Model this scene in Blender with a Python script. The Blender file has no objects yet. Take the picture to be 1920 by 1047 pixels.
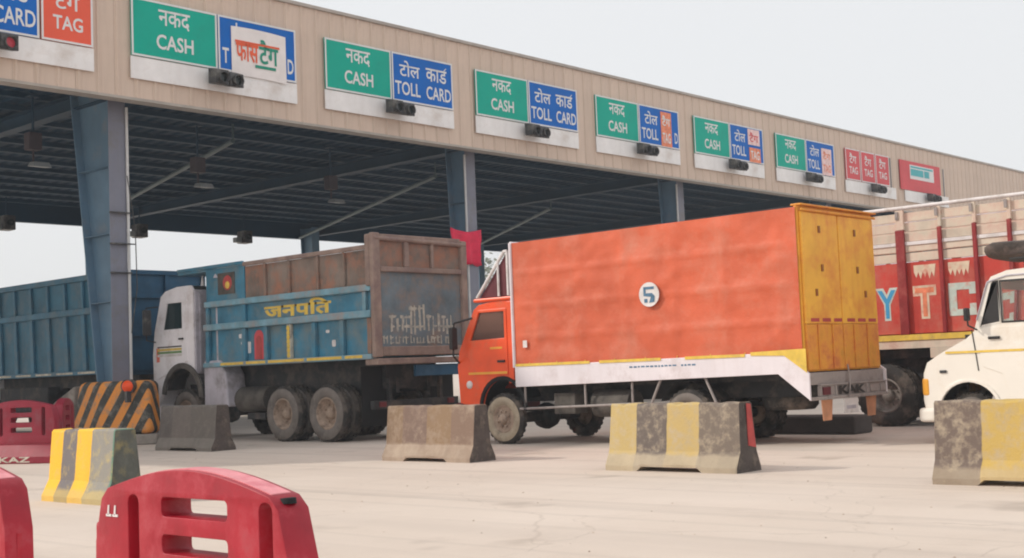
import bpy, bmesh, math, random
from mathutils import Vector, Matrix, noise
from mathutils.geometry import tessellate_polygon
random.seed(7)
SC = bpy.context.scene
COL = SC.collection

# ------------------------------------------------------------------ camera
CAM_H = 1.27
cam_d = bpy.data.cameras.new('camera')
cam_d.sensor_width = 36.0
cam_d.lens = 2400.0 / 1920.0 * 36.0
cam_d.clip_start = 0.1
cam_d.clip_end = 3000.0
cam = bpy.data.objects.new('camera', cam_d)
COL.objects.link(cam)
_r = (0.67113208, -0.74025786, -0.04000035)
_d = (0.02546844, 0.07694809, -0.99670976)
_f = (0.74090018, 0.66790515, 0.07049555)
cam.matrix_world = Matrix(((_r[0], -_d[0], -_f[0], 0.0), (_r[1], -_d[1], -_f[1], 0.0),
                           (_r[2], -_d[2], -_f[2], CAM_H), (0, 0, 0, 1)))
SC.camera = cam

# ------------------------------------------------------------------ sky and sun
SUN_VEC = Vector((-0.95, 1.07, 1.0)).normalized()      # towards the sun: ahead of the camera, over the left of the canopy
SUN_EL = math.asin(SUN_VEC.z)
SUN_AZ = math.atan2(SUN_VEC.x, SUN_VEC.y)
world = bpy.data.worlds.new('World')
SC.world = world
world.use_nodes = True
wn, wl = world.node_tree.nodes, world.node_tree.links
wn.clear()
w_out = wn.new('ShaderNodeOutputWorld')
w_bg = wn.new('ShaderNodeBackground')
w_sky = wn.new('ShaderNodeTexSky')
w_sky.sky_type = 'NISHITA'
w_sky.sun_disc = False
w_sky.sun_elevation = SUN_EL
w_sky.sun_rotation = SUN_AZ
w_sky.air_density = 1.0
w_sky.dust_density = 6.0
w_sky.ozone_density = 1.5
w_mix = wn.new('ShaderNodeMix')
w_mix.data_type = 'RGBA'
w_mix.inputs['Factor'].default_value = 0.86          # thick even haze veils most of the blue
w_mix.inputs['B'].default_value = (7.0, 7.05, 7.1, 1.0)
wl.new(w_sky.outputs['Color'], w_mix.inputs['A'])
wl.new(w_mix.outputs['Result'], w_bg.inputs['Color'])
w_bg.inputs['Strength'].default_value = 0.136
wl.new(w_bg.outputs['Background'], w_out.inputs['Surface'])

sun_d = bpy.data.lights.new('sun', 'SUN')
sun_d.energy = 2.2
sun_d.angle = math.radians(1.6)
sun_d.color = (1.0, 0.94, 0.85)
sun = bpy.data.objects.new('sun', sun_d)
COL.objects.link(sun)
sun.location = (0, 0, 40)
sun.rotation_euler = SUN_VEC.to_track_quat('Z', 'Y').to_euler()

SC.view_settings.view_transform = 'Standard'
SC.view_settings.look = 'None'
SC.view_settings.gamma = 1.0
SC.view_settings.exposure = 0.0
SC.view_settings.use_curve_mapping = False
SC.cycles.max_bounces = 8
SC.cycles.filter_width = 2.0
SC.cycles.use_denoising = True

# ------------------------------------------------------------------ helpers
def lin(r, g, b):
    def c(v):
        v /= 255.0
        return v / 12.92 if v <= 0.04045 else ((v + 0.055) / 1.055) ** 2.4
    return (c(r), c(g), c(b), 1.0)

MATS = {}
def mat(name, rgb, rough=0.55, metal=0.0, var=0.15, vscale=2.5, dirt=None, amt=0.0, dscale=1.6, bump=0.0, bscale=30.0,
        streak=0.0, rand=0.0, spec=0.4):
    """painted or bare surface: base colour, patchy tone, dirt patches and (streak) vertical runs"""
    m = bpy.data.materials.new(name)
    MATS[name] = m
    m.use_nodes = True
    nt = m.node_tree
    n, l = nt.nodes, nt.links
    p = n['Principled BSDF']
    p.inputs['Roughness'].default_value = rough
    p.inputs['Metallic'].default_value = metal
    p.inputs['Specular IOR Level'].default_value = spec
    base = lin(*rgb)
    tc = n.new('ShaderNodeTexCoord')
    out = None
    def noise_node(scale, detail=6.0, vec=None, rough_=0.6):
        t = n.new('ShaderNodeTexNoise')
        t.inputs['Scale'].default_value = scale
        t.inputs['Detail'].default_value = detail
        t.inputs['Roughness'].default_value = rough_
        l.new(vec or tc.outputs['Object'], t.inputs['Vector'])
        return t
    def mixc(fac, a, b):
        x = n.new('ShaderNodeMix'); x.data_type = 'RGBA'
        if hasattr(fac, 'is_output'): l.new(fac, x.inputs['Factor'])
        else: x.inputs['Factor'].default_value = fac
        for k, v in (('A', a), ('B', b)):
            if hasattr(v, 'is_output'): l.new(v, x.inputs[k])
            else: x.inputs[k].default_value = v
        return x.outputs['Result']
    def rng(v, a, b, c=0.0, d=1.0):
        r = n.new('ShaderNodeMapRange')
        r.inputs['From Min'].default_value = a; r.inputs['From Max'].default_value = b
        r.inputs['To Min'].default_value = c; r.inputs['To Max'].default_value = d
        l.new(v, r.inputs['Value'])
        return r.outputs['Result']
    dark = tuple(min(1, v * (1 - var * 1.6)) for v in base[:3]) + (1,)
    lite = tuple(min(1, v * (1 + var)) for v in base[:3]) + (1,)
    t1 = noise_node(vscale)
    out = mixc(rng(t1.outputs['Fac'], 0.3, 0.7), dark, lite)
    if rand:
        oi = n.new('ShaderNodeObjectInfo')
        hs = n.new('ShaderNodeHueSaturation')
        l.new(rng(oi.outputs['Random'], 0, 1, 1 - rand, 1 + rand), hs.inputs['Value'])
        l.new(out, hs.inputs['Color'])
        out = hs.outputs['Color']
    if dirt and amt:
        t2 = noise_node(dscale, 9.0, None, 0.7)
        out = mixc(rng(t2.outputs['Fac'], 0.62 - 0.35 * amt, 0.78 - 0.25 * amt), out, lin(*dirt))
    if streak:
        mp = n.new('ShaderNodeMapping')
        mp.inputs['Scale'].default_value = (9.0, 9.0, 0.7)
        l.new(tc.outputs['Object'], mp.inputs['Vector'])
        t3 = noise_node(1.0, 5.0, mp.outputs['Vector'], 0.6)
        out = mixc(rng(t3.outputs['Fac'], 0.5, 0.75, 0.0, streak), out, lin(*(dirt or (70, 60, 50))))
    l.new(out, p.inputs['Base Color'])
    if bump:
        t4 = noise_node(bscale, 5.0)
        bp = n.new('ShaderNodeBump')
        bp.inputs['Strength'].default_value = bump
        bp.inputs['Distance'].default_value = 0.02
        l.new(t4.outputs['Fac'], bp.inputs['Height'])
        l.new(bp.outputs['Normal'], p.inputs['Normal'])
    return m

def stripe_mat(name, axis, bands, base, worn, wear=0.35, soft=0.006, wob=0.02, wscale=7.0, toe=None, toe_z=0.25, dirt=None, patch=None):
    """concrete painted in upright bands along one local axis; worn back to concrete; bands = [(start, rgb)...]"""
    m = bpy.data.materials.new(name)
    MATS[name] = m
    m.use_nodes = True
    nt = m.node_tree; n, l = nt.nodes, nt.links
    p = n['Principled BSDF']; p.inputs['Roughness'].default_value = 0.85; p.inputs['Specular IOR Level'].default_value = 0.2
    tc = n.new('ShaderNodeTexCoord'); sp = n.new('ShaderNodeSeparateXYZ'); l.new(tc.outputs['Object'], sp.inputs[0])
    def nz(scale, detail=7.0, r=0.65):
        t = n.new('ShaderNodeTexNoise'); t.inputs['Scale'].default_value = scale; t.inputs['Detail'].default_value = detail
        t.inputs['Roughness'].default_value = r; l.new(tc.outputs['Object'], t.inputs['Vector']); return t.outputs['Fac']
    def mth(op, a, b):
        x = n.new('ShaderNodeMath'); x.operation = op
        for i, v in enumerate((a, b)):
            if hasattr(v, 'is_output'): l.new(v, x.inputs[i])
            else: x.inputs[i].default_value = v
        return x.outputs[0]
    def rng(v, a, b, c=0.0, d=1.0):
        r = n.new('ShaderNodeMapRange'); r.inputs['From Min'].default_value = a; r.inputs['From Max'].default_value = b
        r.inputs['To Min'].default_value = c; r.inputs['To Max'].default_value = d; l.new(v, r.inputs['Value']); return r.outputs['Result']
    def mixc(fac, a, b):
        x = n.new('ShaderNodeMix'); x.data_type = 'RGBA'; l.new(fac, x.inputs['Factor'])
        for k, v in (('A', a), ('B', b)):
            if hasattr(v, 'is_output'): l.new(v, x.inputs[k])
            else: x.inputs[k].default_value = v
        return x.outputs['Result']
    s = mth('ADD', sp.outputs[axis], rng(nz(5.0), 0.0, 1.0, -wob, wob))
    out = lin(*bands[0][1])
    for st, rgb in bands[1:]:
        out = mixc(rng(s, st - soft, st + soft), out, lin(*rgb))
    if patch:
        out = mixc(rng(nz(3.1), 0.5, 0.56), out, lin(*patch))
    conc = mixc(rng(nz(2.2), 0.35, 0.65), lin(*base), lin(*worn))
    wv = nz(wscale, 10.0, 0.72)
    wfac = rng(wv, 0.56 - 0.3 * wear, 0.74 - 0.16 * wear, 0.0, 0.85)
    if toe:
        tz = rng(mth('ADD', sp.outputs['Z'], rng(nz(6.0), 0, 1, -0.05, 0.05)), toe_z + 0.02, toe_z - 0.02)
        wfac = mth('MAXIMUM', wfac, mth('MULTIPLY', tz, toe))
    out = mixc(wfac, out, conc)
    if dirt:
        out = mixc(rng(nz(1.3), 0.45, 0.75, 0.0, 0.55), out, lin(*dirt))
    l.new(out, p.inputs['Base Color'])
    bp = n.new('ShaderNodeBump'); bp.inputs['Strength'].default_value = 0.5; bp.inputs['Distance'].default_value = 0.015
    l.new(nz(28.0), bp.inputs['Height']); l.new(bp.outputs['Normal'], p.inputs['Normal'])
    return m

def glass(name, rgb, rough=0.08, trans=0.75):
    m = bpy.data.materials.new(name); MATS[name] = m; m.use_nodes = True
    p = m.node_tree.nodes['Principled BSDF']
    p.inputs['Base Color'].default_value = lin(*rgb); p.inputs['Roughness'].default_value = rough
    p.inputs['Specular IOR Level'].default_value = 0.6
    p.inputs['Transmission Weight'].default_value = trans
    p.inputs['IOR'].default_value = 1.1
    return m

class B:
    """collects shapes into one mesh (world coordinates, or local ones for part(..., local=True))"""
    def __init__(s):
        s.v = []; s.f = []; s.mi = []; s.sm = []
    def add(s, vs, fs, mi=0, smooth=False):
        k = len(s.v)
        s.v += [tuple(v) for v in vs]
        for f in fs:
            s.f.append(tuple(k + i for i in f)); s.mi.append(mi); s.sm.append(smooth)
        return s
    def box(s, x0, x1, y0, y1, z0, z1, mi=0):
        return s.add([(x0,y0,z0),(x1,y0,z0),(x1,y1,z0),(x0,y1,z0),(x0,y0,z1),(x1,y0,z1),(x1,y1,z1),(x0,y1,z1)],
              [(0,3,2,1),(4,5,6,7),(0,1,5,4),(1,2,6,5),(2,3,7,6),(3,0,4,7)], mi)
    def hexa(s, lo, hi, mi=0):
        return s.add(list(lo) + list(hi), [(0,3,2,1),(4,5,6,7),(0,1,5,4),(1,2,6,5),(2,3,7,6),(3,0,4,7)], mi)
    def plate(s, outer, holes, axis, a0, a1, mi=0, smooth=False):
        """a 2-D outline with holes pulled out along an axis. axis x: (y,z); y: (x,z); z: (x,y)"""
        def P(q, a):
            return {'x': (a, q[0], q[1]), 'y': (q[0], a, q[1]), 'z': (q[0], q[1], a)}[axis]
        loops = [list(outer)] + [list(h) for h in holes]
        flat = [q for lp in loops for q in lp]
        tris = tessellate_polygon([[Vector((q[0], q[1], 0)) for q in lp] for lp in loops])
        n = len(flat)
        vs = [P(q, a0) for q in flat] + [P(q, a1) for q in flat]
        fs = [tuple(t) for t in tris] + [tuple(n + i for i in reversed(t)) for t in tris]
        k = 0
        for lp in loops:
            m = len(lp)
            for i in range(m):
                j = (i + 1) % m
                fs.append((k + i, k + j, n + k + j, n + k + i))
            k += m
        return s.add(vs, fs, mi, smooth)
    def tube(s, p0, p1, r, n=8, r1=None, mi=0):
        p0, p1 = Vector(p0), Vector(p1)
        d = (p1 - p0).normalized()
        u = d.orthogonal().normalized(); w = d.cross(u)
        r1 = r if r1 is None else r1
        vs = []
        for c, rr in ((p0, r), (p1, r1)):
            for i in range(n):
                a = 2 * math.pi * i / n
                vs.append(c + (u * math.cos(a) + w * math.sin(a)) * rr)
        s.add(vs, [(i, (i + 1) % n, n + (i + 1) % n, n + i) for i in range(n)], mi, True)
        s.add(vs, [tuple(reversed(range(n))), tuple(range(n, 2 * n))], mi)
        return s
    def path(s, pts, r, n=6, mi=0):
        for a, b in zip(pts, pts[1:]): s.tube(a, b, r, n, mi=mi)
        return s
    def lathe(s, prof, c, axis='x', n=32, mi=0, a0=0.0, a1=2 * math.pi, smooth=True):
        """prof = [(along axis, radius)...] turned about an axis through c"""
        full = abs(a1 - a0 - 2 * math.pi) < 1e-6
        m = n if full else n + 1
        vs = []
        for (t, r) in prof:
            for i in range(m):
                a = a0 + (a1 - a0) * i / n
                ca, sa = r * math.cos(a), r * math.sin(a)
                vs.append({'x': (c[0] + t, c[1] + ca, c[2] + sa), 'y': (c[0] + ca, c[1] + t, c[2] + sa), 'z': (c[0] + ca, c[1] + sa, c[2] + t)}[axis])
        fs = []
        for k in range(len(prof) - 1):
            for i in range(n):
                j = (i + 1) % m
                fs.append((k * m + i, k * m + j, (k + 1) * m + j, (k + 1) * m + i))
        return s.add(vs, fs, mi, smooth)
    def sheet(s, pts2, axis, a0, a1, thick=0.0, mi=0, smooth=False):
        """an open outline in a plane pulled along the axis as a skin"""
        def P(q, a):
            return {'x': (a, q[0], q[1]), 'y': (q[0], a, q[1]), 'z': (q[0], q[1], a)}[axis]
        n = len(pts2)
        vs = [P(q, a0) for q in pts2] + [P(q, a1) for q in pts2]
        return s.add(vs, [(i, i + 1, n + i + 1, n + i) for i in range(n - 1)], mi, smooth)

def origin_of(o):
    v = Vector((0, 0, 0))
    while o:
        v += o.location; o = o.parent
    return v

def mk(name, b, mats, parent=None, local=False, loc=None, bevel=0.0, seg=2, fix=True):
    me = bpy.data.meshes.new(name)
    off = Vector((0, 0, 0)) if local else origin_of(parent) + (Vector(loc) if loc else Vector((0, 0, 0)))
    me.from_pydata([tuple(Vector(v) - off) for v in b.v], [], b.f)
    mats = mats if isinstance(mats, (list, tuple)) else [mats]
    for m in mats: me.materials.append(MATS[m] if isinstance(m, str) else m)
    me.polygons.foreach_set('material_index', b.mi)
    me.polygons.foreach_set('use_smooth', b.sm)
    me.update()
    if fix:
        bm = bmesh.new(); bm.from_mesh(me)
        bmesh.ops.recalc_face_normals(bm, faces=bm.faces)
        bm.to_mesh(me); bm.free()
    o = bpy.data.objects.new(name, me)
    COL.objects.link(o)
    o.parent = parent
    if loc: o.location = loc
    if bevel:
        md = o.modifiers.new('bevel', 'BEVEL'); md.width = bevel; md.segments = seg; md.limit_method = 'ANGLE'; md.angle_limit = math.radians(40)
    return o

def thing(name, label, cat, loc, group=None):
    o = bpy.data.objects.new(name, None)
    o.empty_display_size = 0.3
    COL.objects.link(o)
    o.location = loc
    return tag(o, label, cat, group)

def tag(o, label, cat, group=None, kind=None):
    if label: o['label'] = label
    if cat: o['category'] = cat
    if group: o['group'] = group
    if kind: o['kind'] = kind
    return o

def dup(o, parent=None, name=None):
    c = o.copy(); COL.objects.link(c); c.parent = parent
    for ch in o.children: dup(ch, c)
    return c

def inst(o, parent, loc):
    """another copy of a part (and its sub-parts) under the same thing, sharing the mesh"""
    c = dup(o, parent); c.location = loc
    return c

FONT_CACHE = {}
def glyphs(text, bold=0.0):
    key = (text, bold)
    if key not in FONT_CACHE:
        cu = bpy.data.curves.new('lettering', 'FONT'); cu.body = text; cu.size = 1.0; cu.offset = bold; cu.resolution_u = 3
        ob = bpy.data.objects.new('lettering', cu); COL.objects.link(ob)
        bpy.context.view_layer.update()
        me = bpy.data.meshes.new_from_object(ob.evaluated_get(bpy.context.evaluated_depsgraph_get()))
        vs = [(v.co.x, v.co.y) for v in me.vertices]; fs = [tuple(p.vertices) for p in me.polygons]
        bpy.data.objects.remove(ob); bpy.data.curves.remove(cu); bpy.data.meshes.remove(me)
        xs = [v[0] for v in vs]; ys = [v[1] for v in vs]
        x0, x1, y0, y1 = min(xs), max(xs), min(ys), max(ys)
        FONT_CACHE[key] = ([((x - x0) / (x1 - x0), (y - y0) / (y1 - y0)) for x, y in vs], fs)
    return FONT_CACHE[key]

def write(b, text, face, depth, u0, u1, z0, z1, bold=0.0, mi=0, slant=0.0):
    """flat lettering filling a rectangle. face '-y': u = x to the right; face '-x': u = y, reading from high y to low y"""
    vs, fs = glyphs(text, bold)
    pts = []
    for a, c in vs:
        u = u0 + (u1 - u0) * a; z = z0 + (z1 - z0) * c + slant * a
        pts.append((u, depth, z) if face == '-y' else (depth, u, z))
    return b.add(pts, fs, mi)

def rnd_poly(y0, y1, z0, z1, r, seg=5):
    """rounded rectangle outline"""
    pts = []
    for cx_, cz_, a in ((y1 - r, z1 - r, 0), (y0 + r, z1 - r, 90), (y0 + r, z0 + r, 180), (y1 - r, z0 + r, 270)):
        for i in range(seg + 1):
            t = math.radians(a + 90.0 * i / seg)
            pts.append((cx_ + r * math.cos(t), cz_ + r * math.sin(t)))
    return pts

# ------------------------------------------------------------------ materials
mat('steel_blue', (98, 130, 154), 0.5, 0.0, 0.1, 1.5, (126, 134, 142), 0.2, 1.2, streak=0.15)
mat('steel_grey', (126, 128, 142), 0.5, 0.0, 0.08, 1.5, (120, 116, 114), 0.3, 1.2, streak=0.25)
mat('pipe_white', (206, 206, 206), 0.5, 0.0, 0.08)
mat('steel_light', (150, 148, 150), 0.5, 0.0, 0.12, 2.0, (110, 96, 84), 0.3, 2.0, streak=0.3)
mat('roof_under', (18, 60, 86), 0.7, 0.0, 0.15, 0.4)
mat('purlin', (24, 62, 86), 0.6, 0.0, 0.15, 0.8)
mat('brace_pipe', (82, 104, 110), 0.5, 0.0, 0.1)
mat('cladding', (212, 191, 174), 0.6, 0.0, 0.05, 1.2, (176, 152, 138), 0.25, 0.8, streak=0.3, rand=0.035)
mat('cladding_trim', (176, 168, 160), 0.55, 0.0, 0.1)
mat('sign_green', (0, 172, 150), 0.6, 0.0, 0.05, 1.0, (20, 158, 138), 0.2, 1.5, spec=0.2)
mat('sign_blue', (0, 104, 194), 0.6, 0.0, 0.07, 1.0, (20, 102, 178), 0.2, 1.5, spec=0.2)
mat('sign_orange', (236, 92, 62), 0.45, 0.0, 0.05, 1.0)
mat('sign_red', (214, 74, 80), 0.5, 0.0, 0.08, 1.2)
mat('sign_teal', (70, 178, 186), 0.5, 0.0, 0.08, 1.2)
mat('sign_white', (226, 226, 226), 0.5, 0.0, 0.04, 1.0)
mat('sign_plate', (240, 238, 237), 0.55, 0.0, 0.06, 1.5, (216, 208, 202), 0.25, 1.0, streak=0.15)
mat('paper', (238, 232, 230), 0.7, 0.0, 0.05, 3.0)
mat('logo_orange', (232, 96, 56), 0.6, 0, 0.1)
mat('logo_green', (24, 146, 122), 0.6, 0, 0.1)
mat('sticker_orange', (236, 140, 104), 0.6, 0, 0.2, 9.0)
mat('sticker_pink', (240, 206, 204), 0.6, 0, 0.15, 9.0)
mat('dark_housing', (62, 62, 64), 0.45, 0.0, 0.2, 6.0, (118, 114, 108), 0.35, 4.0)
mat('logo_grey', (84, 122, 150), 0.6, 0, 0.2, 20.0)
mat('bar_end', (92, 84, 80), 0.85, 0.0, 0.2, 5.0, (128, 116, 106), 0.3, 6.0, bump=0.4, spec=0.2)
mat('bar_end_green', (96, 98, 92), 0.85, 0.0, 0.2, 5.0, (140, 130, 96), 0.35, 6.0, bump=0.4, spec=0.2)
mat('dark_lens', (34, 42, 42), 0.15, 0.0, 0.2)
mat('white_lamp', (136, 142, 144), 0.35, 0.0, 0.05)
mat('rust_pink', (72, 64, 70), 0.6, 0.0, 0.15)
mat('red_lens', (206, 60, 78), 0.3, 0.0, 0.05)
mat('rubber', (64, 61, 59), 0.85, 0.0, 0.2, 5.0, (122, 110, 100), 0.45, 3.0, spec=0.2)
mat('rubber_dusty', (126, 118, 112), 0.9, 0.0, 0.15, 5.0, (92, 86, 82), 0.35, 3.0, spec=0.15)
mat('rubber_sand', (176, 162, 142), 0.9, 0.0, 0.15, 5.0, (128, 116, 102), 0.35, 3.0, spec=0.15)
mat('rim_tan', (176, 154, 136), 0.7, 0.0, 0.2, 6.0, (96, 80, 70), 0.35, 5.0)
mat('rim_grey', (150, 144, 138), 0.6, 0.2, 0.2, 6.0, (90, 84, 78), 0.4, 5.0)
mat('chassis', (46, 46, 48), 0.7, 0.0, 0.25, 4.0, (92, 82, 74), 0.4, 2.5)
mat('chassis_dust', (96, 90, 84), 0.8, 0.0, 0.25, 4.0, (60, 56, 54), 0.4, 2.5)
mat('tip_teal', (58, 128, 156), 0.55, 0.0, 0.24, 1.8, (110, 128, 132), 0.45, 1.4, streak=0.35, bump=0.15, bscale=14)
mat('tip_rail', (118, 162, 178), 0.55, 0.0, 0.2, 2.5, (158, 146, 140), 0.45, 2.2, streak=0.3)
mat('tip_rust', (134, 120, 110), 0.8, 0.0, 0.24, 1.6, (168, 116, 92), 0.45, 1.8, streak=0.4, bump=0.3, bscale=18)
mat('tip_gate', (112, 126, 134), 0.75, 0.0, 0.22, 2.0, (140, 124, 114), 0.5, 2.2, streak=0.45, bump=0.2, bscale=14)
mat('tip_frame', (156, 134, 122), 0.8, 0.0, 0.2, 3.0, (132, 110, 106), 0.45, 3.2, streak=0.3)
mat('paint_yellow', (232, 196, 84), 0.6, 0, 0.12, 6.0, (190, 160, 100), 0.3, 5.0)
mat('paint_cream', (214, 206, 188), 0.7, 0, 0.15, 6.0, (150, 140, 130), 0.4, 4.0)
mat('chalk_worn', (196, 190, 176), 0.8, 0, 0.15, 6.0, (140, 142, 140), 0.5, 7.0)
mat('lamp_maroon', (110, 40, 44), 0.4, 0, 0.1)
mat('latch_brown', (150, 92, 40), 0.6, 0, 0.15)
mat('paint_red', (186, 72, 70), 0.6, 0, 0.15, 6.0)
mat('paint_green', (112, 150, 90), 0.6, 0, 0.15, 6.0)
mat('paint_white', (228, 222, 220), 0.55, 0, 0.1, 4.0, (190, 180, 172), 0.3, 3.0)
mat('cab_white', (244, 239, 241), 0.45, 0.0, 0.06, 2.0, (208, 198, 196), 0.3, 1.8, streak=0.15)
mat('cab_grey', (190, 184, 192), 0.6, 0.0, 0.12, 2.0, (136, 128, 128), 0.35, 1.8, streak=0.3)
mat('blue_deep', (48, 112, 138), 0.55, 0.0, 0.2, 1.6, (92, 116, 128), 0.4, 1.4, streak=0.3)
mat('blue_deep_rib', (64, 122, 150), 0.55, 0.0, 0.2, 2.0, (98, 122, 132), 0.4, 1.8, streak=0.3)
mat('blue_dark', (30, 84, 116), 0.55, 0.0, 0.2, 1.6, (60, 96, 122), 0.3, 1.4)
mat('tarp_orange', (210, 98, 64), 0.6, 0.0, 0.11, 1.1, (208, 124, 98), 0.38, 0.9, bump=0.5, bscale=7.0, streak=0.12)
mat('cab_orange', (238, 84, 34), 0.35, 0.0, 0.08, 2.5, (214, 104, 70), 0.3, 2.0)
mat('maroon', (96, 36, 44), 0.6, 0.0, 0.15)
mat('door_ochre', (250, 186, 70), 0.55, 0.0, 0.09, 1.6, (226, 140, 62), 0.38, 1.8, streak=0.45)
mat('door_rust', (240, 166, 62), 0.65, 0.0, 0.15, 3.0, (206, 118, 62), 0.5, 3.0, streak=0.4)
mat('band_white', (232, 224, 228), 0.5, 0.0, 0.05, 1.5, (204, 190, 190), 0.3, 1.4, streak=0.25)
mat('grey_bar', (164, 154, 150), 0.6, 0.0, 0.15, 4.0, (120, 110, 106), 0.35, 4.0)
mat('flap_tan', (208, 148, 112), 0.8, 0.0, 0.15, 4.0)
mat('red_body', (202, 66, 54), 0.55, 0.0, 0.14, 1.8, (196, 112, 96), 0.4, 1.6, streak=0.45)
mat('red_post', (150, 44, 46), 0.5, 0.0, 0.15, 2.5, (176, 92, 84), 0.3, 2.0)
mat('plank_cream', (224, 210, 190), 0.7, 0.0, 0.14, 2.2, (208, 174, 158), 0.45, 2.2, streak=0.4, rand=0.08)
mat('letter_cream', (226, 206, 180), 0.7, 0.0, 0.12, 4.0, (210, 120, 100), 0.35, 6.0)
mat('letter_mint', (204, 216, 206), 0.7, 0.0, 0.1, 4.0, (206, 140, 124), 0.3, 6.0)
mat('letter_blue', (70, 160, 208), 0.6, 0.0, 0.08, 4.0)
mat('van_white', (238, 232, 222), 0.28, 0.0, 0.03, 1.5, (226, 214, 198), 0.3, 1.5)
mat('van_black', (42, 40, 40), 0.5, 0.0, 0.1)
mat('seat_red', (196, 80, 84), 0.8, 0.0, 0.15)
mat('canvas_dark', (84, 76, 72), 0.9, 0.0, 0.25, 5.0, (120, 104, 98), 0.4, 4.0, bump=0.5, bscale=12)
mat('amber', (236, 168, 60), 0.3, 0.0, 0.08)
mat('beacon_orange', (250, 82, 20), 0.35, 0.0, 0.05)
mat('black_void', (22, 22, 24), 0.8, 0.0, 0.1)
mat('plastic_red', (172, 26, 46), 0.38, 0.0, 0.2, 3.0, (176, 66, 76), 0.32, 6.0, bump=0.15, bscale=16, streak=0.25)
mat('plastic_top_sheen', (232, 150, 156), 0.5, 0.0, 0.12, 8.0, (214, 110, 122), 0.4, 9.0)  # pale pink paints the sky highlight along the barrier's top edge
mat('plastic_maroon', (150, 32, 54), 0.45, 0.0, 0.12, 4.0, (140, 70, 80), 0.35, 3.0)
mat('cloth_red', (224, 40, 78), 0.7, 0.0, 0.12, 4.0)
mat('kerb_dark', (84, 80, 78), 0.9, 0.0, 0.15, 3.0, bump=0.3)
mat('kerb_conc', (150, 142, 134), 0.9, 0.0, 0.15, 3.0, (100, 94, 90), 0.4, 2.0, bump=0.3)
mat('bark', (96, 82, 70), 0.9, 0.0, 0.2, 6.0, bump=0.6)
mat('leaf', (146, 148, 134), 0.8, 0.0, 0.25, 0.7, rand=0.1, spec=0.1)
glass('glass_green', (70, 96, 100))
glass('glass_clear', (236, 240, 238), 0.03, 0.96)
glass('glass_brown', (150, 118, 108))

# ------------------------------------------------------------------ ground
def ground_material():
    m = bpy.data.materials.new('dusty_concrete'); MATS['dusty_concrete'] = m; m.use_nodes = True
    nt = m.node_tree; n, l = nt.nodes, nt.links
    p = n['Principled BSDF']; p.inputs['Roughness'].default_value = 0.85; p.inputs['Specular IOR Level'].default_value = 0.25
    tc = n.new('ShaderNodeTexCoord')
    def nz(s, d=8.0, r=0.6, vec=None):
        t = n.new('ShaderNodeTexNoise'); t.inputs['Scale'].default_value = s; t.inputs['Detail'].default_value = d; t.inputs['Roughness'].default_value = r
        l.new(vec or tc.outputs['Object'], t.inputs['Vector']); return t.outputs['Fac']
    def mixc(f, a, b):
        x = n.new('ShaderNodeMix'); x.data_type = 'RGBA'; l.new(f, x.inputs['Factor'])
        for k, v in (('A', a), ('B', b)):
            if hasattr(v, 'is_output'): l.new(v, x.inputs[k])
            else: x.inputs[k].default_value = v
        return x.outputs['Result']
    def rng(v, a, b, c=0.0, d=1.0):
        r = n.new('ShaderNodeMapRange'); r.inputs['From Min'].default_value = a; r.inputs['From Max'].default_value = b
        r.inputs['To Min'].default_value = c; r.inputs['To Max'].default_value = d; l.new(v, r.inputs['Value']); return r.outputs['Result']
    c = mixc(rng(nz(0.22), 0.35, 0.65), lin(206, 191, 178), lin(216, 202, 190))
    c = mixc(rng(nz(1.6, 9, 0.7), 0.52, 0.72, 0, 0.25), c, lin(184, 168, 156))
    mp = n.new('ShaderNodeMapping'); mp.inputs['Scale'].default_value = (1.1, 0.06, 1.0)     # faint wheel-worn lanes along the traffic
    l.new(tc.outputs['Object'], mp.inputs['Vector'])
    c = mixc(rng(nz(1.0, 5, 0.5, mp.outputs['Vector']), 0.48, 0.7, 0, 0.3), c, lin(182, 168, 158))
    c = mixc(rng(nz(9.0, 6, 0.7), 0.66, 0.76, 0, 0.3), c, lin(160, 146, 134))
    # dark rubber tracks along the lanes, oil spots, hair cracks
    mp2 = n.new('ShaderNodeMapping'); mp2.inputs['Scale'].default_value = (2.6, 0.035, 1.0); mp2.inputs['Rotation'].default_value = (0, 0, 0.05)
    l.new(tc.outputs['Object'], mp2.inputs['Vector'])
    c = mixc(rng(nz(1.0, 4, 0.55, mp2.outputs['Vector']), 0.54, 0.74, 0, 0.38), c, lin(152, 140, 131))
    vo = n.new('ShaderNodeTexVoronoi'); vo.feature = 'DISTANCE_TO_EDGE'; vo.inputs['Scale'].default_value = 0.42
    wv = n.new('ShaderNodeTexNoise'); wv.inputs['Scale'].default_value = 1.3; wv.inputs['Detail'].default_value = 6.0
    l.new(tc.outputs['Object'], wv.inputs['Vector'])
    vm = n.new('ShaderNodeVectorMath'); vm.operation = 'MULTIPLY_ADD'; vm.inputs[1].default_value = (0.9, 0.9, 0.0)
    l.new(wv.outputs['Color'], vm.inputs[0]); l.new(tc.outputs['Object'], vm.inputs[2]); l.new(vm.outputs['Vector'], vo.inputs['Vector'])
    crack = rng(vo.outputs['Distance'], 0.0, 0.005, 0.25, 0.0)
    c = mixc(crack, c, lin(140, 126, 114))
    c = mixc(rng(nz(0.8, 3, 0.5), 0.64, 0.74, 0, 0.4), c, lin(150, 136, 124))
    c = mixc(rng(nz(60.0, 4, 0.7), 0.55, 0.75, 0, 0.35), c, lin(156, 142, 130))
    l.new(c, p.inputs['Base Color'])
    bp = n.new('ShaderNodeBump'); bp.inputs['Strength'].default_value = 0.35; bp.inputs['Distance'].default_value = 0.01
    l.new(nz(22.0, 8, 0.7), bp.inputs['Height']); l.new(bp.outputs['Normal'], p.inputs['Normal'])
ground_material()
g = B()
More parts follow.
